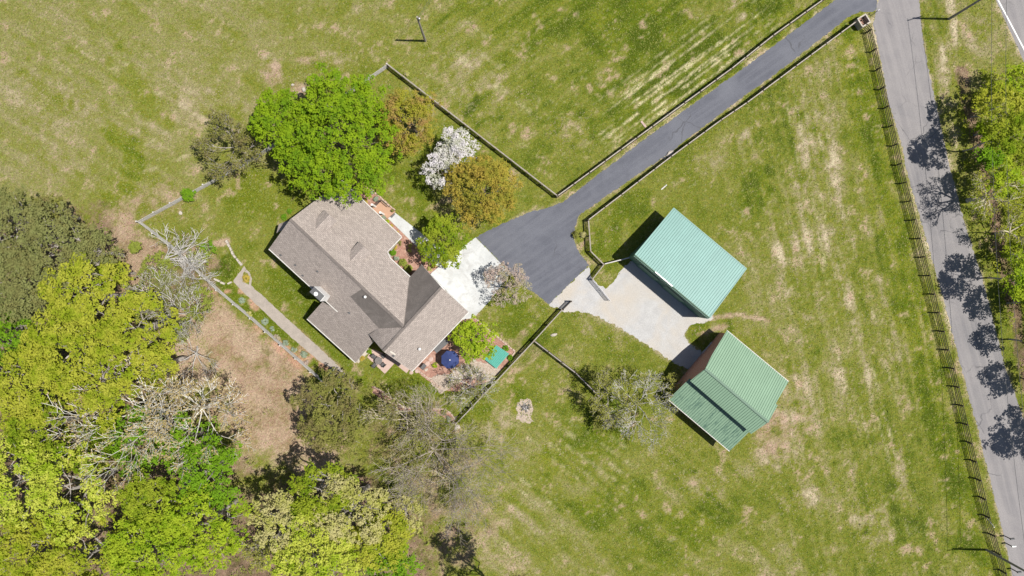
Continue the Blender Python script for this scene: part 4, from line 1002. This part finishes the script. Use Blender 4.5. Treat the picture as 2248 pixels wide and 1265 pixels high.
tree(1325,925,30,2.5,'darkolive','low dark olive bush under the budding tree',37, leaf=.16, clump=.26, gap=.5, name='bush', cat='bush')
grow(1483,845,26,2.6,'small brown budding bush against the barn corner',38,'bark_warm','spring',levels=3,nper=(5,4,3),leafn=4,leaf=.18, name='bush', cat='bush')
# ---- the wood on the left
WOOD = [
 (35,500,72,14,'olive','grey olive cedar at the upper left end of the wood'),(128,540,74,13,'olive','broad olive cedar second along the top of the wood'),
 (60,625,72,13,'olive','olive cedar on the left edge behind the yellow green trees'),(200,555,48,11,'olive','narrow olive cedar nearest the bare earth track'),
 (110,470,34,9,'darkolive','small dark green cedar at the top tip of the wood'),
 (190,650,74,14,'yg','yellow green tree directly below the olive cedars'),(246,598,28,8,'yg','small yellow green tree standing out onto the bare earth'),
 (300,725,74,14,'yg','yellow green tree reaching toward the dead silver tree'),(150,765,80,15,'yg','yellow green tree in the middle of the upper wood'),
 (55,840,78,15,'yg','yellow green tree on the left edge halfway down'),(225,835,72,14,'yg','yellow green tree left of the open brown gap'),
 (345,800,42,12,'yg','small crowned yellow green tree on the right edge of the wood'),(10,735,56,13,'vivid','dark leaved green tree cut by the left edge'),
 (90,935,62,14,'fresh','green tree left of the big bare limbs'),(45,1050,84,15,'pale','large pale lime tree on the lower left edge'),(155,1075,84,15,'pale','large pale lime tree beneath the bare limbs'),
 (300,960,60,10,'vivid','vivid green tree seen through the bare limbs'),(410,965,52,9,'vivid','vivid green tree under the right hand bare limbs'),(200,985,52,10,'fresh','fresh green tree under the left of the bare limbs'),
 (455,1035,64,13,'vivid','saturated green tree at the right tip of the lower wood'),(340,1100,66,13,'fresh','fresh green tree inside the lower wood'),
 (455,1150,76,14,'lime','vivid lime tree in the lower wood beside the shaded clearing'),(330,1210,80,14,'lime','vivid lime tree on the bottom edge'),
 (200,1215,80,13,'yg','golden green tree on the bottom edge left of the lime trees'),(60,1205,72,13,'yg','golden green tree in the bottom left corner'),
 (705,1075,62,15,'fresh','green tree at the top of the lower middle clump'),(625,1150,64,15,'cream','cream green tree on the left of the lower middle clump'),
 (770,1120,66,15,'cream','cream green tree at the centre of the lower middle clump'),(700,1215,84,15,'pale','wide pale green tree on the bottom edge of the middle clump'),
 (835,1180,58,13,'yg','yellow green tree on the right of the lower middle clump'),(860,1245,46,12,'vivid','vivid green tree low in the middle clump'),(890,1130,34,9,'cream','thin cream tree on the right fringe of the middle clump')]
for i, (x, y, r_, h, pal, lab) in enumerate(WOOD):
    tree(x, y, r_*1.12, h, pal, lab, 100+i, leaf=.27 if pal not in ('olive','cream') else .24, clump=.52, gap=.13 if pal not in ('olive','cream','pale') else .28, bark='bark_grey', dens=.95)
grow(250,925,125,18,'largest pale limbed tree with orange buds in the middle of the wood',140,'bark_pale','bud',levels=4,nper=(7,4,4,3),leafn=2,leaf=.25,r0=.2,lift=.3,twig=.024,wob=.08)
grow(385,920,100,17,'pale limbed tree with orange buds on the right edge of the wood',141,'bark_pale','bud',levels=4,nper=(6,4,4,3),leafn=2,leaf=.25,r0=.18,lift=.3,twig=.024,wob=.08)
grow(560,1225,44,10,'thin half bare tree in the gap above the bottom edge',142,'bark_grey','spring',levels=4,nper=(4,4,3,3),leafn=3,leaf=.2)
grow(50,480,52,14.5,'bare grey tree top poking out of the olive cedars',143,'bark_grey',None,levels=4,nper=(5,4,3,3),twig=.02)
# ---- dead silver trees and scrub between wood and yard
grow(420,530,72,7,'dead silver tree leaning over the corner of the yard fence',150,'bark_silver',None,lean=(2.2,1.8),levels=4,nper=(4,3,3,3),base_px=(362,585),r0=.2,twig=.018)
grow(438,590,60,6,'dead silver tree with fan shaped branches beside the lawn border',151,'bark_silver',None,lean=(1.5,.5),levels=4,nper=(4,4,3,3),base_px=(405,610),r0=.16,twig=.018)
grow(400,690,62,5,'tangled silver dead tree below the fan shaped one',152,'bark_silver','olive',levels=4,nper=(5,4,3,2),r0=.14,leafn=1,twig=.018)
grow(330,650,52,6,'silver dead tree tangled in olive scrub next to the wood',153,'bark_silver','olive',levels=4,nper=(5,4,3,2),r0=.14,leafn=2,twig=.018)
grow(412,765,60,4,'low bare tree fallen across the bare earth slope',154,'bark_silver',None,lean=(1.0,-2),levels=4,nper=(4,3,2,2),r0=.12,lift=.1,twig=.018)
for i, (x, y, r_, pal, lab) in enumerate(((345,590,38,'hedge','low olive bush under the leaning dead tree'),(385,640,42,'olive','olive bush between the two silver trees'),(330,690,40,'olive','olive bush near the yellow green fringe'),
      (435,665,34,'hedge','green olive bush against the yard fence'),(390,720,34,'hedge','lowest olive bush of the scrub'),(298,545,12,'hedge','tiny round green bush on the bare earth'),(440,560,24,'hedge','olive bush on the orange soil by the fence'),(460,545,16,'vivid','small green bush at the tip of the orange soil'))):
    tree(x, y, r_, 2.4, pal, lab, 170+i, leaf=.18, clump=.32, gap=.4, name='bush', cat='bush')
# ---- off-frame pine whose shadow falls on the bottom edge
tree(1125,1343,62,19,'darkolive','dark pine just beyond the bottom edge whose shadow falls on the earth',180, leaf=.28, clump=.6, gap=.35, zc=.85, flat=.5, name='pine_tree', trunk_r=.2, base_px=(1110,1312))
# ---- trees east of the lane
EAST = [(2192,235,54,8,'yg','yellow green tree at the top of the thicket east of the lane'),(2218,300,50,13.5,'fresh','tall shaded green tree whose shadow falls on the lane'),
 (2240,185,42,7,'lime','yellow tree at the upper right corner of the thicket'),(2200,390,40,7,'lime','yellow leaved tree above the bare limbs'),
 (2259,608,52,11.4,'lime','bright green tree on the right edge midway down the lane'),(2293,668,44,10,'vivid','green tree on the right edge below the bright one'),
 (2284,752,34,8.5,'yg','small yellow green tree beyond the right edge beside the lane'),(2358,848,44,11.4,'fresh','green tree beyond the right edge lower down the lane'),(2417,992,62,12.8,'fresh','tree beyond the right edge near the bottom of the lane'),
 (2172,345,26,3,'vivid','low green bush west of the tall shaded tree'),(2238,560,34,4,'fresh','round green bush along the lane verge'),(2256,645,28,4,'lime','low lime bush farther down the lane verge'),(2160,290,22,3,'lime','small lime bush beside the brown ditch')]
for i, (x, y, r_, h, pal, lab) in enumerate(EAST):
    tree(x, y, r_, h, pal, lab, 200+i, leaf=.27, clump=.48, gap=.15, bark='bark_grey', trunk_r=.12)
grow(2232,420,54,13,'bare limbed tree in the thicket casting branch shadows on the lane',220,'bark_warm','yg',levels=4,nper=(5,4,3,3),leafn=2,leaf=.2)
grow(2262,505,50,9,'second bare limbed tree against the right edge',221,'bark_warm','yg',levels=4,nper=(4,4,3,3),leafn=2,leaf=.2)

# ------------------------------------------------------------------ undergrowth (stuff)
def scatter_mask(n, x0, x1, y0, y1, fn, rng):
    px = rng.uniform(x0, x1, n); py = rng.uniform(y0, y1, n); k = fn(px, py); px, py = px[k], py[k]
    return px, py
rng = np.random.default_rng(77)
def east_fn(px, py):
    e = np.interp(py, [-260,130,230,350,492,599,800,921,1150], [2030,2070,2072,2096,2132,2166,2218,2262,2330])
    w = np.interp(py, [140,200,400], [2150,2110,2105])
    d = np.interp(py, [160,230,330,430,560,700,850], [2112,2125,2150,2175,2200,2230,2260])
    return (px > np.maximum(e, 0)+8) & (py > 160) & ((px > d+12) | ((px < d-12) & (rng.random(len(px)) < .22))) & ((py > 200) | (px > 2150))
px, py = scatter_mask(5200, 2075, 2330, 140, 1150, east_fn, rng)
h_ = .25+.9*rng.random(len(px))**2; C = np.stack([(px-CX)*M_PX, -(py-CY)*M_PX, h_], -1)
P, nn, S, ti = clumps(C, .25+.3*rng.random(len(C)), 12, .2, rng)
tag(leaves_obj('undergrowth', P, nn, S, L['fresh'], rng, tint=ti), 'low green undergrowth between the lane and the highway', kind='stuff')
px, py = scatter_mask(900, 2090, 2330, 150, 1000, east_fn, rng)
C = np.stack([(px-CX)*M_PX, -(py-CY)*M_PX, .6+1.2*rng.random(len(px))], -1); P, nn, S, ti = clumps(C, .3+.35*rng.random(len(C)), 22, .22, rng)
tag(leaves_obj('brush', P, nn, S, L['yg'], rng, tint=ti), 'yellow green brush rising through the undergrowth east of the lane', kind='stuff')
def west_fn(px, py): return sample(litter, (px-CX)*M_PX, -(py-CY)*M_PX) > .75
px, py = scatter_mask(4200, -60, 1000, 440, 1330, west_fn, rng)
px2 = px; C = np.stack([(px-CX)*M_PX, -(py-CY)*M_PX, .3+1.1*rng.random(len(px))], -1); P, nn, S, ti = clumps(C, .3+.35*rng.random(len(C)), 10, .2, rng)
tag(leaves_obj('undergrowth', P, nn, S, L['hedge'], rng, tint=ti), 'green undergrowth on the floor of the wood', kind='stuff')

# ------------------------------------------------------------------ grass tufts (stuff)
def tufts(n, fn, size, mat, label, name, seed, lean=.6):
    rng = np.random.default_rng(seed); x = rng.uniform(-76, 76, n); y = rng.uniform(-44, 44, n)
    k = fn(x, y, rng); px = x/M_PX+CX; py = CY-y/M_PX
    for poly in SHEETS:
        q = np.array([tuple(v) for v in poly]); inside = np.zeros(len(x), bool); j = len(q)-1
        for i in range(len(q)):
            xi, yi, xj, yj = q[i][0], q[i][1], q[j][0], q[j][1]
            inside ^= ((yi > y) != (yj > y)) & (x < (xj-xi)*(y-yi)/(yj-yi+1e-12)+xi); j = i
        k &= ~inside
    x, y = x[k], y[k]; n = len(x); S = size*(.5+rng.random(n))
    t = rng.normal(size=(n,3)); t[:,2] = .35+.4*rng.random(n); t /= np.linalg.norm(t,axis=1)[:,None]
    a = np.stack([-t[:,1], t[:,0], np.zeros(n)], -1); a /= np.linalg.norm(a,axis=1)[:,None]+1e-9
    P = np.stack([x, y, np.full(n, .0)], -1); v = np.empty((n,3,3))
    v[:,0] = P-a*S[:,None]*.3; v[:,1] = P+a*S[:,None]*.3; v[:,2] = P+t*S[:,None]
    me = fastmesh(name, v.reshape(-1,3), np.arange(n*3).reshape(n,3), 3, rng.random(n)); me.materials.append(mat); o = link(name, me)
    BUD[0] += n; return tag(o, label, kind='stuff')
tufts(330000, lambda x, y, r: (sample(dirt,x,y)+sample(litter,x,y)*1.2 < r.random(len(x))*.9+.05) & (sample(dry,x,y) < .3+r.random(len(x))), .17, M['grass_blade'], 'green grass tufts standing all over the pasture and lawn', 'grass', 5)
tufts(150000, lambda x, y, r: (sample(dry,x,y) > .15+r.random(len(x))*.8) | (sample(dirt,x,y) > .2+r.random(len(x))), .15, M['straw_blade'], 'dry straw lying in the worn patches of the pasture', 'dry_grass', 6)
tufts(160000, lambda x, y, r: (sample(litter,x,y) > .2+r.random(len(x))*.6), .16, M['litter'], 'fallen leaves on the floor of the wood', 'leaves', 8)

# ------------------------------------------------------------------ garden details
def shrub(px, py, rpx, h, pal, label, seed, name='shrub', group=None, leaf=.13):
    rng = np.random.default_rng(seed); b = W(px, py); r = rpx*M_PX; n = max(10, int(26*r*r/.25))
    d = rng.normal(size=(n,3)); d[:,2] = np.abs(d[:,2]); d /= np.linalg.norm(d, axis=1)[:,None]
    C = d*np.array([r*.75, r*.75, h*.7])+np.array([b.x, b.y, h*.15]); P, nn, S, ti = clumps(C, np.full(n, .18), 16, leaf, rng, .8)
    root = empty(name, b, label, 'shrub', group); leaves_obj('foliage', P, nn, S, L[pal], rng, root, tint=ti)
    mb = MB()
    for i in range(5):
        a = i*1.256; mb.tube([b, b+Vector((math.cos(a)*r*.4, math.sin(a)*r*.4, h*.6))], [.03,.012], 4)
    mb.build('stem', M['bark'], root)
for a in ((863,554,8,.5,'cover','flat vivid green shrub in the inner corner of the front bed'),(870.5,567,5,.8,'blue','small grey green round shrub beside the flat one'),(885,578,10,1.0,'hedge','large round clipped shrub in the middle of the row'),
          (897,590,10,1.0,'hedge','large round clipped shrub nearest the garage wing'),(878,534.6,5,.8,'darkolive','small dark shrub at the top of the front bed'),(869,544,5,.7,'gold','small yellow green shrub above the flat one'),
          (901,539.5,4,.5,'cream','pale small shrub on the mulch near the walk'),(900,551,4,.5,'cream','second pale small shrub below it on the mulch'),(826,437,6,.6,'blue','blue green shrub beside the porch railing'),
          (804,443,5,.5,'gold','orange gold shrub under the eave near the porch'),(844,478,4,.5,'blue','grey green shrub below the porch post'),(851,486,3.5,.4,'lime','tiny lime shrub beside the walk'),(860,497,4,.4,'gold','gold shrub halfway along the narrow bed'),
          (870,510,4,.4,'gold','gold shrub near the roof corner in the narrow bed'),(817,423,3,.3,'blue','tiny blue green shrub in the porch bed'),(944,590,5,.4,'cream','pale shrub between apron and garage corner'),(952,584,4,.4,'gold','gold shrub at the corner of the apron'),
          (541,612,9,.5,'gold','gold green round planting inside the path loop'),(955,801,6,.6,'lime','bright green shrub left of the navy parasol'),(1110,765,7,.5,'vivid','green shrub above the teal cover'),(1121,786,7,.5,'vivid','green shrub between teal cover and fence'),
          (641,412,6,.5,'vivid','small green shrub at the back corner lawn'),(637,465,6,.5,'cover','small green shrub at the north corner of the house'),(625,477,7,.5,'cover','low green shrub against the north gable'),
          (532,660,7,.5,'blue','silvery plant at the head of the back border'),(582,706,8,.5,'blue','silvery plant above the first orange soil patch'),(599,722,5,.4,'blue','small silvery plant in the middle of the back border'),(628,753,7,.6,'blue','tall silvery plant beside the fence'),
          (646,768,6,.5,'blue','silvery plant below the tall one'),(668,778,8,.5,'blue','wide silvery plant near the path'),(548,690,7,.5,'cream','brown tinged plant hanging on the fence'),(608,742,8,.6,'pink','brown pink plant against the fence halfway down'),
          (672,796,6,.4,'pink','dead brown plant in the lower back border'),(715,830,16,1.0,'cover','vivid green shrub at the lower end of the border'),(727,818,10,.8,'blue','grey leaved shrub over the end of the path'),(812,772,6,.5,'vivid','dark green shrub between wing and patio'),
          (795,786,6,.4,'gold','yellow shrub among the pale stones'),(985,920,6,.5,'blue','blue green shrub at the end of the curved bed'),(975,905,7,.5,'darkolive','dark shrub on the curved brick edge'),(893,163,6,.5,'cream','cream bush beside the northeast fence'),
          (1263,516,9,.9,'darkolive','dark pruned shrub on the edge of the turning area'),(1280,516,8,.8,'cream','bare pale shrub against the turning area fence')):
    shrub(*a, seed=int(a[0]*3+a[1]))
def edging(name, label, pts, w=.22, h=.16, mat='edging', cat='edging', step=.42):
    P = [W(x, y) for x, y in pts]; root = empty(name, P[0], label, cat); r = random.Random(len(label)); mb0 = MB(); mb0.box((0,0,0),(1,1,1), taper=.9)
    me = bpy.data.meshes.new('block'); me.from_pydata(mb0.v, [], mb0.f); me.materials.append(M[mat]); mb = MB(); cnt = 0
    for a, b in zip(P[:-1], P[1:]):
        n = max(1, int((b-a).length/step)); d = (b-a)/n
        for i in range(n):
            o = bpy.data.objects.new('brick' if mat == 'edging' else 'stone', me); COL.objects.link(o); o.parent = root
            q = a+d*(i+.5)-P[0]; o.location = (q.x+r.uniform(-.03,.03), q.y+r.uniform(-.03,.03), h*.45); o.scale = (d.length*.92, w*r.uniform(.85,1.15), h*r.uniform(.85,1.15)); o.rotation_euler = (0,0,math.atan2(d.y,d.x)+r.uniform(-.08,.08))
edging('bed_edging', 'pale brick edging from the maple down past the porch', [(807,408),(838,436),(868,462)])
edging('bed_edging', 'pale brick edging between the side bed and the front lawn', [(1042,698),(1090,738),(1131,772),(1124,782)])
edging('bed_edging', 'pale brick edging from the garage corner to the pebble bed', [(918,813),(945,834),(968,853)])
edging('bed_edging', 'curved brick edging below the back lawn', [(820,848),(845,863),(880,890),(905,898)])
edging('bed_edging', 'curved brick edging ending at the board fence', [(950,897),(975,898),(990,908),(1000,922)])
edging('stone_edging', 'row of pale rocks curving between lawn and back border', [(497,527),(505,543),(513,560),(525,575),(533,583)], .3, .25, 'stone', 'edging', .5)
edging('stone_edging', 'short row of pale rocks at the foot of the green border', [(470,612),(484,619),(494,624)], .3, .2, 'stone', 'edging', .5)
edging('stone_edging', 'two pale rocks joining the green border to the path', [(500,624),(510,619)], .25, .2, 'stone', 'edging', .5)
def rock(px, py, sx, sy, rz, label, h=.25, mat='stone'):
    rng = np.random.default_rng(int(px*7+py)); q = W(px, py); mb = MB(); n = 9; v = []
    for (k, z) in ((1,0),(1.02,h*.5),(.7,h),):
        for j in range(n):
            t = 2*math.pi*j/n; rr = k*(.85+.3*rng.random()); x = math.cos(t)*sx*rr/2; y = math.sin(t)*sy*rr/2
            v.append((q.x+x*math.cos(rz)-y*math.sin(rz), q.y+x*math.sin(rz)+y*math.cos(rz), z+.04*rng.random()))
    fs = [(i*n+j, i*n+(j+1)%n, (i+1)*n+(j+1)%n, (i+1)*n+j) for i in range(2) for j in range(n)]+[tuple(2*n+j for j in range(n))]
    mb.add(v, fs); tag(mb.build('rock', M[mat]), label, 'rock')
rock(1470,338,1.15,.6,.75,'flat pale boulder at the south edge of the driveway'); rock(1459,347,.5,.3,.5,'small pale rock beside the flat boulder',.15)
rock(669,198,.9,.6,-.8,'largest white rock at the edge of the maple'); rock(678,203,.5,.4,.3,'small white rock nearest the maple',.2); rock(643,187,.45,.35,.3,'white rock left of the bare soil patch',.2)
rock(397,468,.5,.6,0,'pale stump like rock alone on the back lawn',.2); rock(1004,938,.8,.7,.3,'pale rock at the foot of the board fence'); rock(1216,735,.9,.4,.2,'low pale rock in the grass beside the fence',.15)
rock(903,818,.55,.5,.2,'square pink stepping stone at the garage corner',.08,'patio'); rock(916,815,.6,.5,.4,'round pink stepping stone beside the square one',.08,'patio')
rock(938,799,.8,.6,.8,'upper pink stepping stone in the side bed',.06,'patio'); rock(946,789,.7,.55,.8,'topmost pink stepping stone under the eave',.06,'patio'); rock(936,812,.5,.35,.5,'pale stepping stone beside the dark seat',.06,'stone')
rock(1041,791,.5,.45,.3,'round tan rock between the lime tree and pebble bed',.2); rock(893,163.5,.6,.5,0,'cream stump beside the northeast fence',.3)
mb = MB(); q = W(1458,411); mb.bar(q+Vector((-.4,-.35,.05)), q+Vector((.35,.3,.05)), .14, .06); tag(mb.build('board', M['trim']), 'short white board lying in the grass south of the driveway', 'board')
mb = MB(); q = W(1413,273); mb.bar(q+Vector((-.35,.4,.06)), q+Vector((.3,-.4,.06)), .28, .08); tag(mb.build('board', M['patio']), 'reddish board lying beside the north driveway fence', 'board')

# parasol
par = empty('parasol', WB(988,790,2.3), 'navy blue octagonal parasol in the side bed', 'parasol')
c = W(988,790,2.3); mb = MB(); n = 8; rr = 1.28; rim = [Vector((c.x+rr*math.cos(math.pi/8+2*math.pi*i/n), c.y+rr*math.sin(math.pi/8+2*math.pi*i/n), 2.15)) for i in range(n)]
apex = Vector((c.x, c.y, 2.62))
for i in range(n):
    a, b = rim[i], rim[(i+1)%n]; mb = MB(); mid = (a+b)/2*.985+apex*.015
    mb.add([apex, a, mid, b, apex-up*.02, a-up*.14, mid-up*.14, b-up*.14], [(0,1,2),(0,2,3),(1,5,6,2),(2,6,7,3)]); mb.build('panel', M['umbrella'], par)
    mb = MB(); mb.bar(apex-up*.03, a-up*.02, .025, .02); mb.build('rib', M['dark'], par)
mb = MB(); mb.tube([Vector((c.x,c.y,0)), apex], .03, 8); mb.build('pole', M['steel'], par)
mb = MB(); mb.lathe(apex, [(.09,0),(.08,.06),(.02,.12)], 10); mb.build('finial', M['white'], par)
mb = MB(); mb.lathe((c.x,c.y,0), [(.3,0),(.3,.08),(.06,.12)], 12); mb.build('base', M['dark'], par)
# teal cover
tc = empty('teal_cover', W(1090,784), 'bright teal square slatted cover standing in the side bed', 'cover')
q = [W(1089.7,758,.55), W(1118,776.8,.55), W(1089.7,809.7,.55), W(1063,788.7,.55)]
for i in range(9):
    t0, t1 = i/9+.004, (i+1)/9-.004; mb = MB(); mb.slab([q[0].lerp(q[1],t0), q[0].lerp(q[1],t1), q[3].lerp(q[2],t1), q[3].lerp(q[2],t0)], .05); mb.build('panel', M['teal_cover'], tc)
cq = sum(q, Vector())/4; mb = MB(); rg = [cq+(p-cq)*.95 for p in q]
mb.add([Vector((p.x,p.y,0)) for p in rg]+[Vector((p.x,p.y,.49)) for p in rg], [(0,1,5,4),(1,2,6,5),(2,3,7,6),(3,0,4,7),(4,5,6,7)]); mb.build('frame', M['fence_dark'], tc)
# dark lounge seat
st = empty('garden_seat', W(931,805), 'dark grey seat on the mulch left of the parasol', 'seat'); q = W(931,805)
mb = MB(); mb.box((q.x,q.y,.35),(.75,.45,.1),.9); mb.build('seat', M['charcoal'], st)
mb = MB(); mb.box((q.x-.15,q.y+.2,.6),(.75,.08,.5),.9); mb.build('backrest', M['charcoal'], st)
for dx in (-.3,.3):
    mb = MB(); mb.box((q.x+dx*.62,q.y+dx*.78,.16),(.06,.4,.32),.9); mb.build('leg', M['dark'], st)
# patio table and chairs
tb = empty('patio_table', W(833,791), 'dark round patio table with parasol pole hole on the pink patio', 'table'); q = W(833,791)
mb = MB(); mb.lathe((q.x,q.y,.70), [(.01,0),(.50,0),(.52,.03),(.49,.05),(.04,.05)], 20); mb.build('tabletop', M['tabletop'], tb)
for i in range(4):
    a = .6+i*math.pi/2; mb = MB(); mb.tube([(q.x+.45*math.cos(a),q.y+.45*math.sin(a),0),(q.x+.4*math.cos(a),q.y+.4*math.sin(a),.7)], .025, 6); mb.build('leg', M['dark'], tb)
CH = [(2.45,'dark patio chair at the upper left of the table'),(.75,'dark patio chair between table and house'),(-.75,'dark patio chair at the lower right of the table'),(-2.3,'dark patio chair at the lower left of the table')]
proto = None
def mkchair(loc, rz, lab):
    global proto
    if proto is None:
        root = empty('patio_chair', (0,0,0), lab, 'chair', 'chairs around the patio table'); root.location = (0,0,0)
        for i in range(5):
            mb = MB(); mb.box((-.2+i*.1,0,.42),(.08,.46,.03)); mb.build('seat_slat', M['charcoal'], root)
        mb = MB(); mb.box((.27,0,.68),(.05,.5,.5)); mb.build('backrest', M['charcoal'], root)
        for s in (-1,1):
            mb = MB(); mb.bar((-.22,.26*s,.62),(.27,.26*s,.62),.05,.03); mb.build('armrest', M['dark'], root)
            for x in (-.22,.24):
                mb = MB(); mb.bar((x,.24*s,0),(x,.24*s,.6),.035,.035); mb.build('leg', M['dark'], root)
        proto = root
    else:
        root = proto.copy(); COL.objects.link(root)
        for ch in list(proto.children):
            c_ = ch.copy(); COL.objects.link(c_); c_.parent = root
        root['label'] = lab
    root.location = loc; root.rotation_euler = (0,0,rz); return root
for a, lab in CH: mkchair((q.x+.86*math.cos(a), q.y+.86*math.sin(a), .012), a, lab)
# porch: deck, railing, posts, mat, pot
pr = empty('porch', W(843,460), 'small tan brick porch with dark railing at the front door', 'porch')
mb = MB(); mb.slab([W(816,455,.3), W(838,441,.3), W(868,465,.3), W(851,479,.3), W(832,474,.3)], .3); mb.build('deck', M['porch'], pr)
for (x0,y0,x1,y1) in ((826,452,838,440),(839,441,856,455)):
    a, b = W(x0,y0,.3), W(x1,y1,.3); mb = MB(); mb.bar(a+up*.9, b+up*.9, .08, .05); mb.bar(a+up*.15, b+up*.15, .05, .05)
    n = 8
    for i in range(n+1): mb.bar(a.lerp(b,i/n)+up*.1, a.lerp(b,i/n)+up*.9, .03, .03)
    mb.build('railing', M['dark'], pr)
for (x, y) in ((824,454),(842,471)):
    v = W(x,y,.3); mb = MB(); mb.box((v.x,v.y,1.5),(.25,.25,2.4)); mb.build('porch_post', M['white'], pr)
mb = MB(); v = W(861,472); mb.box((v.x,v.y,.03),(.75,.5,.02),.85); tag(mb.build('door_mat', M['charcoal']), 'dark rectangular mat on the walk below the porch', 'mat')
pot = empty('plant_pot', W(864,463), 'brown plant pot on the porch step', 'plant pot'); v = W(864,463,.3)
mb = MB(); mb.lathe((v.x,v.y,.3), [(.15,0),(.22,.35),(.2,.35)], 12); mb.build('pot', M['mulch'], pot)
rng = np.random.default_rng(3); P, nn, S, ti = clumps(np.array([[v.x,v.y,.75]]), np.array([.25]), 60, .12, rng); leaves_obj('foliage', P, nn, S, L['darkolive'], rng, pot, tint=ti)
# burn pile
sheet('ash_patch', [(1142,878),(1158,874),(1168,884),(1170,902),(1166,918),(1172,924),(1158,930),(1144,924),(1134,922),(1138,905),(1131,896)], .007, M['ash'], 'oval of pale ash and sand round the burn pile', .15, .25)
bp = empty('burn_pile', W(1153,895), 'charred burn pile of sticks on its pale ash patch', 'burn pile'); q = W(1153,895)
for i in range(34):
    a = R.uniform(0, 6.28); d_ = abs(R.gauss(0,.42)); c = Vector((q.x+math.cos(a)*d_, q.y+math.sin(a)*d_, R.uniform(.04,.25))); t = R.uniform(0,6.28); l = R.uniform(.2,.5)
    v = Vector((math.cos(t)*l, math.sin(t)*l, R.uniform(-.05,.12))); mb = MB(); mb.tube([c-v, c+v], R.uniform(.02,.04), 5); mb.build('stick', M['char'] if i%3 else M['bark_silver'], bp)
# small bay on the north gable
bay = MB(); bay.slab([W(634,484,3.6), W(612,492,2.9), W(607,512,2.9), W(627,502,3.6)], .1); bay.build('bay_roof', M['shingle'], house)
print('LEAF/BRANCH TRIS', BUD[0], 'objects', len(bpy.data.objects))
